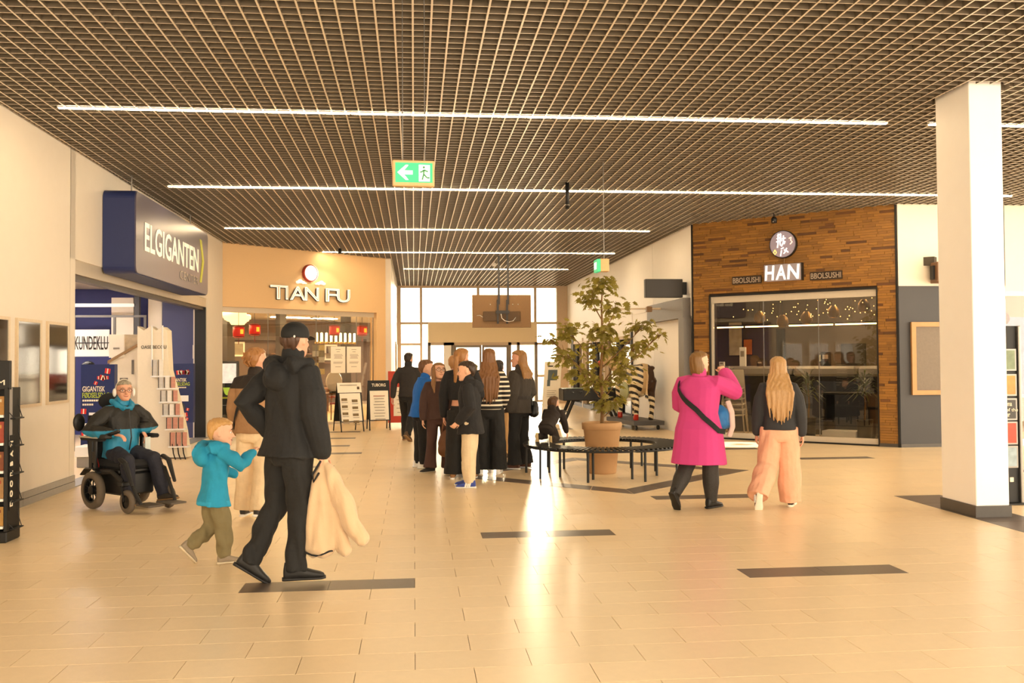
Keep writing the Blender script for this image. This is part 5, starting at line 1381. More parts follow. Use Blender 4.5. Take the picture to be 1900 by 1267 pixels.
for k in range(9):
    t = thing('bottle', 'dark bottle on the restaurant wall shelf, %s from the left' % ('first', 'second', 'third', 'fourth', 'fifth', 'sixth', 'seventh', 'eighth', 'ninth')[k], 'bottle', TP(8.6 + .1 + k * .29, 10.33, 1.88), TR, 'bottles on the restaurant shelf')
    MB().lathe([(.0, 0), (.04, 0), (.042, .16), (.015, .21), (.015, .27), (.0, .27)], 12).build('bottle_body', M('bottle_amber', '4A2A14', .2), t, True)
bar = thing('serving_bar', 'dark wooden serving bar along the restaurant back', 'counter', TP(3.6, 8.6), TR)
MB().bbox(0, 4.2, 0, .5, 0, 1.05, .01).build('front', M('sideboard_wood', '5A3A1E', .5, var=.2), bar); MB().bbox(-.05, 4.25, -.06, .55, 1.05, 1.10, .01).build('top', wood2, bar)
for k in range(6): MB().bbox(.08 + k * .69, .69 + k * .69, -.015, 0, .12, .95, .004).build('front_panel', M('sideboard_door', '4A2E18', .5, var=.2), bar)
rtable(.4, 4.6, 'wooden restaurant table at the left of the second row'); rtable(4.6, 4.4, 'wooden restaurant table in the middle of the second row'); rtable(6.8, 5.0, 'wooden restaurant table at the right of the second row')
rchair(1.0, 4.9, 1.2, 'restaurant chair at the left table of the second row'); rchair(5.25, 4.7, 1.2, 'restaurant chair at the middle table of the second row'); rchair(7.45, 5.3, 1.2, 'restaurant chair at the right table of the second row')
# mosaic partition behind the menus
mp = thing('photo_panel', 'panel of square food photos beside the paper menus', 'panel', TP(2.85, .32, 1.25), TR)
for r in range(5):
    for c in range(2):
        MB().box(c * .19, c * .19 + .18, 0, .01, r * .15, r * .15 + .14).build('photo', M('food_photo%d' % ((r + c) % 4), ('8A7A50', 'D8B868', '6A4A2A', 'CFC4AC')[(r + c) % 4], .4, var=.5, scale=22), mp)
for i, u in enumerate((3.27, 3.78)):
    t = thing('paper_menu', ('left of the two cream paper menus taped inside the restaurant window', 'right of the two cream paper menus taped inside the restaurant window')[i], 'menu', TP(u, .134, 1.28), TR)
    MB().box(0, .46, 0, .004, 0, .67).build('sheet', paper_m, t)
    for k, (a, b, z) in enumerate(((.15, .31, .59), (.18, .28, .53), (.10, .36, .46), (.10, .38, .43), (.12, .34, .40), (.10, .36, .37), (.08, .38, .27), (.08, .36, .24), (.14, .32, .15))): MB().box(a, b, -.002, 0, z, z + .012).build('print_line', greyink_m, t)
kio = thing('drinks_machine', 'black kiosk with lit picture panel at the restaurant doorway', 'kiosk', TP(.58, .55), TR - .55)
MB().bbox(-.27, .27, 0, .45, 0, 1.60, .015).build('cabinet', blackp_m, kio)
MB().box(-.22, .20, -.012, 0, 1.08, 1.54).build('screen', M('kiosk_screen', 'CFC8BE', .4, emit=.55, var=.8, scale=7), kio)
MB().prism([(-.10, .98), (.12, .98), (.08, .84), (.04, .80), (-.02, .80), (-.06, .84)], -.012, 0).build('emblem', M('lime2', '9DB83A', .5, emit=.4), kio)
MB().box(-.14, .14, -.012, 0, .72, .76).build('label_strip', M('lime', 'B9C83A', .6), kio)
MB().box(-.12, .02, -.012, 0, .56, .575).build('slot', steel_m, kio)
MB().box(.10, .2, -.012, 0, .60, .66).build('display', M('kiosk_blue', '9FB4D8', .4, emit=.8), kio)
person(TP(.35, 2.4), 200, 1.62, 'dark haired person in black inside the restaurant behind the kiosk', dict(kid=3, hair='bob', hmat=hairm('hair_black', '140F0C'), top=dict(mat=BLK, ease=.014), bot=dict(mat=BLK2, fit='straight'), shoe=dict(mat=blackp_m), armL=dict(up=(0, 8), fo=(50, -20), hide=True), armR=dict(up=(0, 8), fo=(50, -20), hide=True), vox=.012))
person(TP(1.35, 2.9), 20, 1.58, 'dark curly haired person seen from behind inside the restaurant', dict(kid=3, hair='bob', hmat=hairm('hair_black', '140F0C'), top=dict(mat=cloth('dark_red_top', '5A1A14'), ease=.014), bot=dict(mat=BLK2, fit='straight'), shoe=dict(mat=blackp_m), armL=dict(up=(0, 8), fo=(50, -20), hide=True), armR=dict(up=(0, 8), fo=(50, -20), hide=True), vox=.012))
# ================================================================= pavement signs before the restaurant
def aboard(name, lab, loc, rz, W, H, head, photos):
    t = thing(name, lab, 'sign', loc, rz)
    tilt = .26
    def panel(nm, m, x0, x1, z0, z1, y):
        g = MB().box(x0, x1, y - .012, y, z0, z1)
        v = g.v[0]; v[:, 1] += v[:, 2] * tilt
        return g.build(nm, m, t)
    panel('board', blackp_m, 0, W, .22, H, 0)
    g = MB(); y2 = 2 * tilt * H
    v = MB().box(0, W, y2 - .012, y2, .22, H); v.v[0][:, 1] -= v.v[0][:, 2] * tilt
    v.build('back_board', blackp_m, t)
    for x in (.02, W - .02):
        MB().rod((x, 0, 0), (x, tilt * .3, .3), .014).build('leg', blackp_m, t)
        MB().rod((x, y2, 0), (x, y2 - tilt * .3, .3), .014).build('leg', blackp_m, t)
    panel('header', blackp_m if head else paper_m, .0, W, H - .22, H, -.014)
    panel('poster', paper_m, .04, W - .04, .24, H - .235, -.014)
    if head:
        o = textfit('TUBORG', cream_m, t, .09, W - .09, H - .14, H - .07, -.03 + (H - .105) * tilt, bold=.02, tilt=.02)
        for k in range(9):
            z = H - .36 - k * .065
            panel('print_line', M('red_ink', 'B0604A', .8) if k == 0 else greyink_m, .12 + .015 * (k % 3), W - .12 - .02 * (k % 2), z, z + .014, -.028)
    else:
        panel('print_line', greyink_m, .06, W - .10, H - .06, H - .045, -.028)
        panel('emblem', M('brown_ink', '5A4632', .8), W - .10, W - .05, H - .15, H - .09, -.028)
        for k in range(4):
            for c in range(2):
                z = H - .40 - k * .155 - .03 * c
                panel('dish_photo', M('dish_photo', '7A6440', .6, var=.5, scale=20), .07 + c * .24, .20 + c * .24, z, z + .055, -.028)
                panel('print_line', greyink_m, .07 + c * .24, .21 + c * .24, z - .04, z - .03, -.028)
    return t
aboard('sandwich_board', 'sandwich board with food photos under a cream header', (-1.62, 21.80, 0), .40, .56, 1.09, False, True)
aboard('sandwich_board', 'sandwich board with black header and cream notice', (-1.02, 22.25, 0), .16, .50, 1.13, True, False)
rs = thing('red_notice_stand', 'red framed notice stand with cream text panel behind the walking man', 'sign', (-.62, 23.4, 0))
MB().bbox(0, .66, 0, .05, .10, 1.33, .006).build('panel', red_m, rs)
MB().box(.13, .64, -.008, 0, .26, .95).build('notice', paper_m, rs)
for k in range(6): MB().box(.20 + .02 * (k % 2), .56 - .04 * (k % 3), -.011, -.008, .84 - k * .1, .855 - k * .1).build('print_line', greyink_m, rs)
MB().box(.16, .20, -.008, 0, 1.08, 1.24).build('letter_mark', cream_m, rs)
for x in (.03, .63): g = MB(); g.rod((x, -.22, .012), (x, .26, .012), .014); g.rod((x, .02, 0), (x, .02, .12), .014); g.build('foot', blackp_m, rs)
# ================================================================= exit signs, screen, hanging sensor
grn = M('exit_green', '2FA36B', .5, emit=.55, var=.03); wht = M('exit_white', 'FFF6DC', .5, emit=.9, var=.02)
ex = thing('exit_sign', 'green emergency exit sign with arrow and running figure hung from the ceiling', 'sign', (-.15, 7.05, 2.845), .06)
MB().bbox(0, .305, 0, .05, 0, .19, .006).build('casing', M('exit_frame', 'D9AF78', .5), ex)
MB().box(.02, .29, -.004, 0, .026, .17).build('panel', grn, ex)
MB().prism([(.035, .098), (.095, .152), (.115, .152), (.082, .112), (.145, .112), (.145, .084), (.082, .084), (.115, .044), (.095, .044)], -.007, -.004).build('arrow', wht, ex)
MB().prism([(.19, .035), (.27, .035), (.27, .155), (.19, .155)], -.007, -.004).build('doorway', wht, ex)
fig = MB(); 
for a, b in (((.228, .12), (.225, .085)), ((.225, .085), (.214, .046)), ((.228, .085), (.248, .062)), ((.248, .062), (.268, .06)), ((.228, .118), (.206, .100)), ((.228, .118), (.256, .105)), ((.206, .1), (.198, .105))):
    dx, dz = b[0] - a[0], b[1] - a[1]; L = math.hypot(dx, dz); nx, nz = -dz / L * .0055, dx / L * .0055
    fig.prism([(a[0] + nx, a[1] + nz), (b[0] + nx, b[1] + nz), (b[0] - nx, b[1] - nz), (a[0] - nx, a[1] - nz)], -.010, -.007)
fig.lathe([(.0, -.010), (.009, -.010), (.009, -.007), (.0, -.007)], 12, (.226, 0, .137), 'y')
fig.build('running_figure', M('exit_green2', '4A9A62', .6), ex, kind='stuff')
for x in (.075, .235): MB().rod((x, .025, .19), (x, .025, 4.32 - 2.845), .004).build('rod', steel_m, ex)
e2 = thing('exit_sign', 'small exit sign box hanging on a long rod above the tree top', 'sign', (2.50, 12.98, 2.775))
MB().bbox(.03, .15, 0, .13, 0, .175, .006).build('casing', M('exit_frame', 'D9AF78', .5), e2)
MB().box(-.015, .032, .0, .26, .0, .17).build('panel', grn, e2)
MB().box(-.02, -.015, .06, .2, .04, .13).build('doorway', wht, e2)
MB().rod((.09, .06, .175), (.09, .06, 4.34 - 2.775), .006).build('rod', steel_m, e2)
tv = thing('hanging_screen', 'large flat screen seen from behind, hung on two poles before the entrance', 'screen', (1.5, 25.0, 2.42))
MB().bbox(0, 1.53, 0, .06, 0, .85, .01).build('casing', M('screen_back_glare', '8A6A46', .6), tv)  # dark casing; window glare is mixed into its lighter brown
MB().bbox(.28, 1.25, -.03, 0, .16, .42, .01).build('electronics_cover', M('screen_back_glare2', '5A442C', .6), tv)
for x in (.66, .90): MB().box(x - .025, x + .025, -.045, -.03, .1, .72).build('bracket', dgrey_m, tv)
MB().box(.6, .96, -.06, -.045, .36, .44).build('bracket', dgrey_m, tv)
for x in (.69, .93): MB().box(x - .025, x + .025, -.03, .0, .6, 4.34 - 2.42).build('pole', dgrey_m, tv)
MB().limb([(.74, -.06, .35), (.76, -.08, .24), (.84, -.09, .17), (.95, -.09, .15), (1.05, -.09, .17), (1.12, -.08, .26)], [.008] * 6, 6).build('cable', white_m, tv, True)
MB().limb([(.12, -.02, .31), (.2, -.03, .32), (.27, -.03, .27)], [.007] * 3, 6).build('cable', white_m, tv, True)
for x in (.47, 1.05, 1.19): MB().ell((x, -.01, .60), .014, 8, 6).build('screw', white_m, tv)
se = thing('hanging_sensor', 'slim black tube hanging from the ceiling grid right of the exit sign', 'sensor', (2.34, 14.6, 3.88))
MB().lathe([(.0, 0), (.03, .0), (.03, .40), (.0, .41)], 14).build('tube', blackp_m, se, True); MB().lathe([(.034, .05), (.038, .06), (.034, .07)], 14).build('ring', steel_m, se)
s2 = thing('hanging_speaker', 'small black camera on the ceiling above the sushi shop emblem', 'camera', HP(1.85, -.35, 4.10))
MB().lathe([(.0, 0), (.05, .01), (.055, .09), (.03, .12), (.0, .12)], 14).build('camera_body', blackp_m, s2, True); MB().rod((0, 0, .12), (0, 0, .2), .012).build('mount', blackp_m, s2)
MB().ell((-.03, -.03, .03), .02, 8, 6).build('lens', steel_m, s2)
mc = thing('ceiling_camera', 'tiny pale camera on the grid ceiling near the entrance', 'camera', (2.2, 26.5, 4.16))
MB().bbox(-.05, .05, -.08, .08, 0, .08, .015).build('camera_body', white_m, mc); MB().rod((0, 0, .08), (0, 0, .14), .012).build('mount', white_m, mc)
# ================================================================= sushi shop signs and interior
d1 = thing('round_emblem', 'round illuminated emblem with brush characters above the sushi shop', 'sign', HP(1.91, 0, 3.73), HR)
MB().lathe([(.0, -.10), (.245, -.10), (.255, -.09), (.255, -.02), (.0, -.02)], 36, (0, 0, 0), 'y').build('disc', M('disc_grey', '8C7F88', .5, emit=.2, var=.03), d1)
MB().lathe([(.25, -.105), (.262, -.10), (.262, -.02), (.25, -.018)], 36, (0, 0, 0), 'y', cap=False).build('rim', black_m, d1)
br_m = M('brush_white', 'FFF6EC', .5, emit=.55, var=0); br_p = M('brush_pink', 'F4B89A', .5, emit=1.0, var=0)
def stroke(pts, w, m, nm='stroke'):
    MB().limb([(x, -.108, z) for x, z in pts], [(.006, w)] * len(pts), 6, side=(0, 1, 0)).build(nm, m, d1)
for p in ([(-.10, .16), (-.03, .20)], [(-.11, .11), (-.02, .14)], [(-.08, .20), (-.09, .0), (-.10, -.06)], [(-.03, .19), (-.05, .04), (-.04, -.02)], [(-.12, .05), (-.01, .07)], [(.02, .16), (.02, .04), (.04, .01)], [(-.02, .10), (.06, .11)], [(.02, .04), (-.02, -.04)], [(.05, .05), (.03, .0)],
          [(-.03, -.09), (.02, -.07)], [(-.02, -.12), (-.04, -.22)], [(.03, -.11), (.09, -.14), (.11, -.16)], [(.08, -.08), (.05, -.15), (.02, -.18)]): stroke(p, .013, br_m)
stroke([(.13, .10), (.17, .12), (.16, .06), (.19, .03), (.15, -.01)], .010, br_p)
stroke([(-.15, -.10), (-.12, -.15), (-.15, -.19), (-.18, -.15), (-.15, -.10)], .010, M('brush_yellow', 'E8B860', .5, emit=.8), 'drop')
MB().rod((0, -.03, -.26), (0, -.03, -.38), .012).build('hanger', M('bronze', '7A5A30', .5), d1)
hs_ = thing('shop_sign', 'illuminated box sign with white HAN lettering over the sushi shop door', 'sign', HP(1.54, 0, 3.04), HR)
MB().bbox(0, .73, -.12, -.02, 0, .315, .008).build('casing', M('han_face', '8A7E7C', .5, emit=.2, var=.03), hs_)
MB().box(.715, .74, -.118, -.015, -.005, .32).build('edge', black_m, hs_)
for ch, a, b in (('H', .02, .21), ('A', .235, .435), ('N', .46, .70)): textfit(ch, br_m, hs_, a, b, .02, .295, -.124, 'letter', bold=.02, shear=.08)
for i, (a, b) in enumerate(((.85, 1.45), (2.40, 3.0))):
    t = thing('name_plate', ('dark lettered plate left of the HAN sign', 'dark lettered plate right of the HAN sign')[i], 'sign', HP(a, 0, 3.02), HR, 'lettered plates on the wooden facade')
    MB().box(0, b - a, -.035, -.016, 0, .155).build('plate', M('plate_dark', '2E1E10', .6), t)
    textfit('BBOLSUSHI', M('plate_letter', 'A08C74', .5, emit=.12), t, .02, b - a - .02, .025, .13, -.038, bold=.01)
ctr = thing('sushi_counter', 'long dark counter with grey rounded top inside the sushi shop', 'counter', HP(-1.5, 2.1), HR)
MB().bbox(0, 5.4, 0, .7, 0, 1.20, .01).build('front', M('counter_dark', '1E1C1B', .5), ctr)
for k in range(4):
    MB().bbox(k * 1.36, k * 1.36 + 1.33, -.05, .75, 1.20, 1.41, .05).build('worktop', M('counter_grey', '9A948C', .35, var=.05), ctr)
MB().box(2.5, 2.8, -.012, 0, .78, .83).build('label_plate', cream_m, ctr)
MB().box(3.0, 4.3, -.012, 0, .1, 1.1).build('front_panel', M('counter_blue', '3E4656', .5), ctr)
for i, (u, w, h, m) in enumerate(((.25, .06, .18, white_m), (.5, .09, .07, paper_m), (.95, .12, .10, white_m), (1.45, .14, .42, white_m), (1.85, .14, .12, blackp_m), (3.3, .2, .3, blackp_m))):
    t = thing(('cup', 'napkin_box', 'sauce_box', 'menu_card', 'card_reader', 'till')[i], ('white cup at the left end of the sushi counter', 'cream napkin box on the sushi counter', 'white box beside the napkin box on the sushi counter', 'tall white menu card standing on the sushi counter', 'black card reader on the sushi counter', 'black till at the right of the sushi counter')[i], ('cup', 'box', 'box', 'menu', 'card reader', 'till')[i], HP(-1.5 + u, 2.45, 1.41), HR)
    if i == 0: MB().lathe([(.0, 0), (.03, 0), (.04, h), (.03, h), (.0, .02)], 14).build('cup_body', m, t, True)
    else:
        MB().bbox(-w / 2, w / 2, -.03, .03, 0, h, .004).build('panel', m, t); MB().box(-w * .3, w * .3, -.034, -.03, h * .5, h * .8).build('print', greyink_m, t)
for i, (u, w, z0, z1, c, lab) in enumerate(((-1.72, .35, 1.66, 2.5, 'D8C8A8', 'pale menu panel at the left of the sushi shop back wall'), (-1.32, .22, 1.68, 2.06, 'D87A28', 'orange flame coloured picture on the sushi shop back wall'), (1.15, .55, 1.4, 1.9, '2A2420', 'black framed chalk menu on the sushi shop back wall'), (.6, .14, 1.5, 1.66, 'E8DCC0', 'small cream notice on the sushi shop back wall'), (-.45, .2, 1.5, 2.3, '18202A', 'dark bottle poster on the sushi shop back wall'), (2.1, .7, 1.2, 2.3, '4A2A1A', 'dark brown doorway panel on the sushi shop back wall'))):
    t = thing('wall_picture', lab, 'picture', HP(u, 5.38, z0), HR)
    MB().box(0, w, -.02, 0, 0, z1 - z0).build('panel', M('hpic%d' % i, c, .5, var=.45, scale=7), t)
    MB().box(-.015, w + .015, -.012, .0, -.015, z1 - z0 + .015).build('frame', blackp_m, t)
hl = thing('linear_lamp', 'long glowing light bar hanging across the sushi shop', 'lamp', HP(-1.2, 2.9, 2.28), HR)
for k in range(4): MB().box(k * 1.02, k * 1.02 + .96, -.02, .02, 0, .025).build('diffuser', M('bar_glow', 'FFC070', .5, emit=9, var=0), hl); MB().box(k * 1.02, k * 1.02 + 1.0, -.025, .025, .025, .06).build('housing', black_m, hl)
for k in range(3): MB().rod((.4 + k * 1.5, 0, .06), (.4 + k * 1.5, 0, .92), .004).build('cord', black_m, hl)
fairy = MB()
for k in range(90): fairy.ell((random.uniform(.4, 3.7), random.uniform(.6, 2.4), 2.35 + .35 * random.random() + .1 * math.sin(k)), .007, 6, 4)
fo = fairy.build('fairy_lights', M('fairy', 'FFB860', .5, emit=7, var=0), None); fo['kind'] = 'stuff'; fo.location = HP(0, 0); fo.rotation_euler = (0, 0, HR); fo['label'] = 'string of tiny warm fairy lights under the sushi shop ceiling'; fo['category'] = 'lights'
for i, (u, z) in enumerate(((.75, 2.45), (1.25, 2.35), (1.75, 2.4), (2.3, 2.5), (2.9, 2.6))):
    t = thing('basket_lamp', 'woven brass pendant lamp in the sushi shop, number %s from the left' % ('one', 'two', 'three', 'four', 'five')[i], 'lamp', HP(u, 1.5, z), HR, 'pendant lamps in the sushi shop')
    MB().lathe([(.05, .12), (.11, .04), (.12, -.06), (.08, -.12)], 16, cap=False).build('shade', M('brass_weave', '7A5A2A', .4, metal=.7, var=.4, scale=40), t, True)
    MB().ell((0, 0, 0), .03, 8, 6).build('bulb', M('bulb_glow', 'FFC070', .5, emit=20), t)
    MB().rod((0, 0, .12), (0, 0, 3.2 - z), .004).build('cord', black_m, t)
# stack of white chairs: each chair a thing
chw = M('chair_shell', 'E9DCC2', .45, var=.03)
def stackchair(k):
    t = thing('stacking_chair', 'cream stacking chair behind the sushi shop glass, %s of the stack' % ('lowest', 'second from the bottom', 'third from the bottom', 'fourth from the bottom', 'second from the top', 'topmost')[k], 'chair', HP(.66 - .012 * k, .46 + .012 * k, .105 * k), HR + .25, 'stacked cream chairs')
    g = MB()
    g.loft([ering((0, -.19 + .40 * s_, .45 + .02 * s_ + .0 * s_), .19, .012, -.012, n=14, p=3, R=[[1, 0, 0], [0, 0, 1], [0, 1, 0]]) for s_ in (0, .3, .7, 1)])
    g.build('seat', chw, t, True)
    g = MB(); g.loft([ering((0, .20 + .09 * s_, .47 + .36 * s_), .19 - .04 * s_ * s_, .012 - .05 * (s_ > .99) * 0, -.012, n=16, p=2.6) for s_ in (0, .35, .7, .92, 1)])
    g.build('backrest', chw, t, True)
    for a in (-1, 1):
        for b in (-1, 1): MB().rod((a * .17, b * .16, .44), (a * .22, b * .23, 0), .011, 8).build('leg', M('chair_leg', 'D6C7A8', .4), t)
for k in range(6): stackchair(k)
def spiky(name, lab, loc, h, n):
    t = thing(name, lab, 'plant', loc)
    MB().lathe([(.0, 0), (.12, 0), (.15, .40), (.16, .42), (.13, .42), (.12, .38), (.0, .38)], 20).build('pot', M('pot_dark', '2A2622', .5), t, True)
    MB().limb([(0, 0, .36), (.02, 0, .7), (0, .01, h * .75)], [.02, .018, .012], 8).build('stem', bark_m, t, True)
    g = MB()
    for k in range(n):
        a = k * 2.4; el_ = random.uniform(-.3, 1.2); L = random.uniform(.3, .5); z0 = h * random.uniform(.55, .8)
        d = np.array([math.cos(a) * math.cos(el_), math.sin(a) * math.cos(el_), math.sin(el_)])
        b = np.array([0, 0, z0]); s = np.array([-math.sin(a), math.cos(a), 0]) * .016
        m1 = b + d * L * .5; e = b + d * L - np.array([0, 0, .12 * L / .4])
        g.add([b - s * .4, b + s * .4, m1 + s, e, m1 - s], [(0, 1, 2, 4), (4, 2, 3)])
    g.build('fronds', M('frond', '4E5A22', .5, island=.3), t, kind='stuff')
spiky('potted_palm', 'spiky potted palm at the right end of the sushi shop window', HP(3.1, .8), 1.5, 70)
spiky('potted_palm', 'spiky potted palm behind the middle pane of the sushi shop', HP(1.95, 1.0), 1.45, 60)
wb = thing('low_bench', 'low white step box on the floor inside the sushi shop window', 'box', HP(2.3, .75), HR)
MB().bbox(0, .66, 0, .4, .0, .19, .01).build('body', white_m, wb); MB().box(.02, .64, -.004, 0, .03, .05).build('groove', greyink_m, wb)
bt_ = thing('bar_table', 'dark bar table inside the right pane of the sushi shop', 'table', HP(2.55, 1.6), HR)
MB().bbox(-.45, .45, -.3, .3, .86, .90, .008).build('top', blackp_m, bt_)
for a in (-.4, .4): MB().box(a - .03, a + .03, -.25, .25, 0, .86).build('leg', blackp_m, bt_)
dec = thing('floor_light_logo', 'round projected light logo, painted white with brown centre, before the sushi shop', 'light patch', (5.93, 17.35, 0))
MB().lathe([(.0, .0), (.60, .0), (.60, .003), (.0, .003)], 40).build('disc', M('logo_light_white', 'FFF6E6', .4), dec)  # projected logo; its pool of light is painted as a white disc
MB().prism([(-.25, -.1), (.1, -.16), (.28, -.02), (.05, .06), (.18, .14), (-.12, .15), (-.02, .04)], .0, .001).build('emblem', M('logo_light_brown', 'C9A878', .5), dec).rotation_euler = (-math.pi / 2, 0, 0)
dec.children[-1].location = (0, 0, .0045)
_l = bpy.data.lights.new('logo_lamp', 'SPOT'); _l.energy = 420; _l.color = (1, .86, .66); _l.spot_size = math.radians(15.5); _l.spot_blend = .08; _l.shadow_soft_size = .01
_lo = bpy.data.objects.new('logo_lamp', _l); COL.objects.link(_lo); _lo.location = (5.93, 17.35, 4.26)
# ================================================================= right side pieces
nb_ = thing('notice_board', 'grey pin board in a light wooden frame on the dark wall panel', 'board', (8.70, 16.29, .92))
for a, b, c, d in ((0, .95, 0, .08), (0, .95, 1.20, 1.28), (0, .08, .08, 1.20), (.87, .95, .08, 1.20)): MB().box(a, b, -.05, 0, c, d).build('frame', M('oak_frame', 'B58A58', .5, var=.15, scale=8), nb_)
MB().box(.08, .87, -.02, 0, .08, 1.20).build('felt', M('felt_grey', '7E746A', .9), nb_)
wsp = thing('wall_speaker', 'brown box speaker mounted above the dark wall panel', 'speaker', (9.06, 16.28, 2.88))
MB().bbox(0, .45, -.28, -.03, 0, .36, .01).build('cabinet', M('speaker_brown', '7A5A40', .5), wsp); MB().box(-.04, .0, -.2, -.1, .06, .3).build('grille', blackp_m, wsp); MB().box(.1, .3, -.03, 0, .1, .25).build('bracket', black_m, wsp)
rp = thing('window_poster', 'large blue and white poster inside the shop window at the right edge', 'poster', (10.5, 16.6, .9))
MB().box(0, 1.0, 0, .02, 0, 1.4).build('sheet', M('poster_blue', '7F95C4', .5, var=.5, scale=4), rp); MB().ell((.12, -.005, 1.38), (.14, .02, .13), 16, 8).build('figure_head', M('poster_maroon', '6A2430', .5), rp)
MB().box(-.02, 1.02, -.005, .0, -.06, 0).build('frame', white_m, rp)
ps = thing('projecting_sign', 'blank black projecting sign on the wall left of the sushi shop', 'sign', (4.72, 19.45, 2.84))
MB().bbox(0, .78, 0, .14, 0, .38, .008).build('panel', M('sign_black', '241C15', .5), ps); MB().box(.78, .87, .03, .11, .06, .32).build('bracket', black_m, ps)
lb = thing('track_rail', 'thin metal rail with a small box running along the right wall', 'rail', (5.45, 21.0, 2.60), 0)
MB().rod((.0, 0, .1), (.0, 9.0, .55), .018).build('bar', frame_m, lb); MB().bbox(-.34, -.22, -.06, .06, .02, .14, .01).build('box', M('rail_box', '8A6A48', .5), lb); MB().rod((-.28, 0, .08), (.12, 0, .08), .012).build('arm', frame_m, lb)
# ================================================================= football table, easel poster, painted cow
ft = thing('football_table', 'black football table on splayed legs behind the ring bench', 'game table', (4.38, 24.1, 0))
MB().bbox(-.72, .72, -.38, .38, .56, .86, .02).build('cabinet', blackp_m, ft)
MB().box(-.64, .64, -.30, .30, .855, .866).build('pitch', M('pitch_green', '3A5A34', .6), ft)
for a in (-1, 1):
    for b in (-1, 1): MB().limb([(a * .46, b * .30, .56), (a * .70, b * .34, 0)], [(.045, .03), (.035, .025)], 8).build('leg', blackp_m, ft)
    MB().rod((a * .58, -.3, .28), (a * .58, .3, .28), .018).build('stretcher', blackp_m, ft)
for k in range(6):
    x = -.5 + .2 * k; MB().rod((x, -.62, .78), (x, .62, .78), .009).build('rod', steel_m, ft)
    h_ = MB().rod((x, (-.62 if k % 2 else .62), .78), (x, (-.74 if k % 2 else .74), .78), .018).build('grip', blackp_m, ft)
MB().limb([(.24 + .10 * math.cos(a), -.40, .72 + .08 * math.sin(a)) for a in np.linspace(0, 2 * math.pi, 14, endpoint=False)], [.014] * 14, 6, closed=True).build('ball_return', M('return_cream', 'C9B892', .5), ft, True)
es = thing('poster_stand', 'tall leaning white poster stand with a grey appliance picture near the entrance', 'sign', (3.22, 24.6, 0))
def slant(x0, x1, z0, z1, y0, y1, nm, m, k=.20, sx=.10):
    g = MB().box(x0, x1, y0, y1, z0, z1); v = g.v[0]; v[:, 1] += v[:, 2] * k; v[:, 0] += v[:, 2] * sx; return g.build(nm, m, es)
slant(0, .44, .06, 1.53, 0, .02, 'board', paper_m)
slant(.10, .34, 1.05, 1.32, -.006, 0, 'picture', M('pic_steel', '4A5658', .4, var=.4, scale=6))
slant(.09, .17, .9, 1.06, -.006, 0, 'picture', M('pic_steel', '4A5658', .4, var=.4, scale=6))
slant(.08, .22, 1.40, 1.43, -.006, 0, 'title_line', ink_m)
for k in range(4): slant(.10, .34 - .04 * (k % 2), .78 - .05 * k, .79 - .05 * k, -.006, 0, 'print_line', greyink_m)
slant(.14, .28, .3, .5, -.006, 0, 'sketch', M('sketch', 'B0A490', .7, var=.5, scale=20))
MB().rod((.22, .62, 0), (.30, .25, 1.2), .012).build('prop', blackp_m, es)
co = thing('cow_statue', 'life-size cow statue painted in stripes and brown patches on a wheeled platform', 'statue', (5.06, 22.1, 0), .12)
for a in (-1, 1):
    for y in (-.85, .75): MB().lathe([(.0, -.02), (.05, -.02), (.055, 0), (.05, .02), (.0, .02)], 14, (a * .26, y, .055), 'x').build('caster', blackp_m, co)
MB().bbox(-.36, .36, -1.0, .95, .11, .21, .01).build('platform', M('platform_grey', '4A4A4E', .5), co)
g = MB()
g.loft([np.array([(w * math.cos(a), y, zc + h * math.sin(a)) for a in np.linspace(0, 2 * math.pi, 20, endpoint=False)]) for y, w, h, zc in ((-.80, .10, .16, 1.25), (-.76, .22, .28, 1.20), (-.60, .29, .36, 1.13), (-.3, .31, .38, 1.08), (.1, .33, .39, 1.06), (.45, .28, .37, 1.10), (.65, .2, .3, 1.15), (.72, .1, .18, 1.18))])
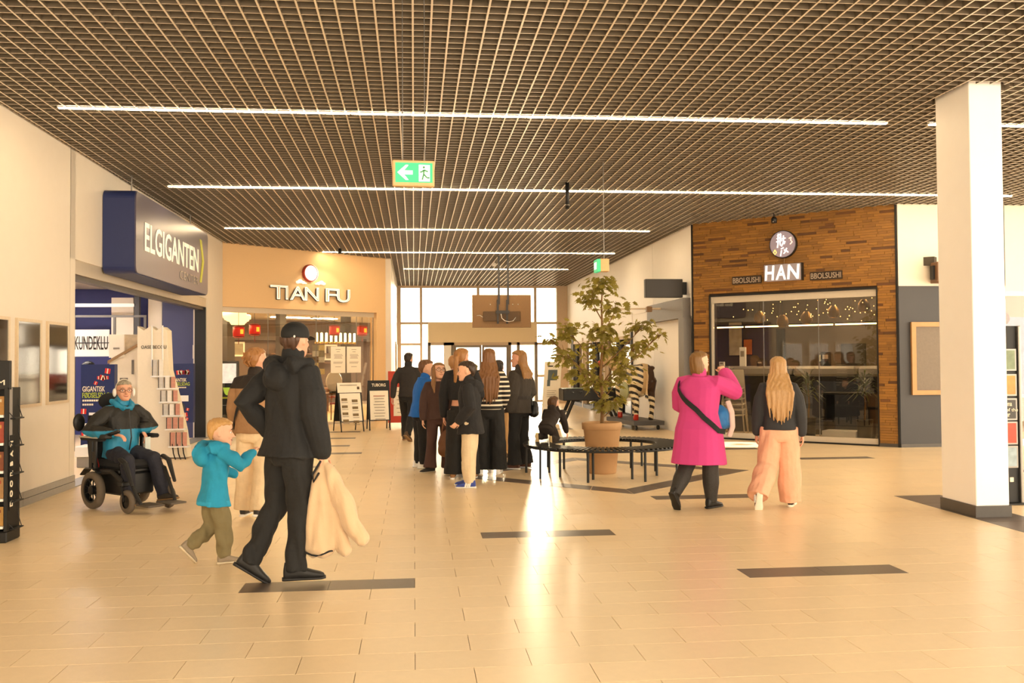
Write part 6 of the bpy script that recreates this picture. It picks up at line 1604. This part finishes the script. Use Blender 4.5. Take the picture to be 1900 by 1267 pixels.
for s in (-1, 1):
    g.limb([(s * .18, -.60, 1.10), (s * .20, -.55, .82), (s * .185, -.70, .58), (s * .18, -.66, .36), (s * .18, -.62, .24)], [(.14, .20), (.10, .13), (.062, .075), (.05, .055), (.065, .07)], 12)
    g.limb([(s * .18, .45, .95), (s * .18, .46, .6), (s * .18, .45, .4), (s * .18, .46, .24)], [.12, .075, .05, .062], 12)
    g.ell((s * .18, -.70, 1.38), (.07, .1, .05), 10, 6)
g.limb([(0, .55, 1.20), (-.12, .85, 1.42), (-.24, .98, 1.55)], [(.16, .26), (.13, .2), (.11, .14)], 14)
g.limb([(-.20, .98, 1.62), (-.36, .96, 1.56), (-.52, .92, 1.48)], [(.10, .13), (.085, .10), (.07, .075)], 14)
g.limb([(.0, -.80, 1.38), (.02, -.86, 1.2), (.0, -.85, .9), (.0, -.84, .72)], [.035, .028, .022, .04], 8)
for s in (-1, 1): g.ell((-.18, .95 + s * .16, 1.60), (.05, .11, .035), 10, 6)
def cowslot(c):
    s1 = (np.sin(c[:, 2] * 46 + c[:, 0] * 22 + 1.2 * np.sin(c[:, 1] * 9)) > .15)
    out = np.where(c[:, 0] < .04, np.where(s1, 1, 0), np.where(c[:, 2] > .75, 2, np.where(s1, 1, 0)))
    out = np.where((np.abs(c[:, 0]) < .06) & (c[:, 1] < -.5) & (c[:, 2] > .8), 3, out)
    out = np.where((c[:, 1] > .6), 3, out)
    out = np.where((c[:, 2] < .34) & (c[:, 0] < 0), 5, out)
    return np.where((c[:, 0] < -.46) & (c[:, 1] > .8), 5, out)
link('body', remesh(g, 'body', [M('cow_cream', 'E6D6B4', .35), M('cow_black', '1E1812', .35), M('cow_brown', '3A2416', .35), M('cow_tan', 'C9AE84', .35), M('cow_green', '9AA27A', .35), M('cow_red', 'B82A18', .35)], .012, 3, slotf=cowslot), co)
for s in (-1, 1): MB().limb([(-.20, .98 + s * .08, 1.68), (-.22, 1.0 + s * .20, 1.74), (-.22, 1.0 + s * .24, 1.84)], [.03, .022, .008], 8).build('horn', M('horn', 'D8C09A', .4), co, True)
MB().ell((-.30, -.2, .86), (.05, .30, .22), 14, 8).build('side_plate', M('cow_green', '9AA27A', .35), co, True)
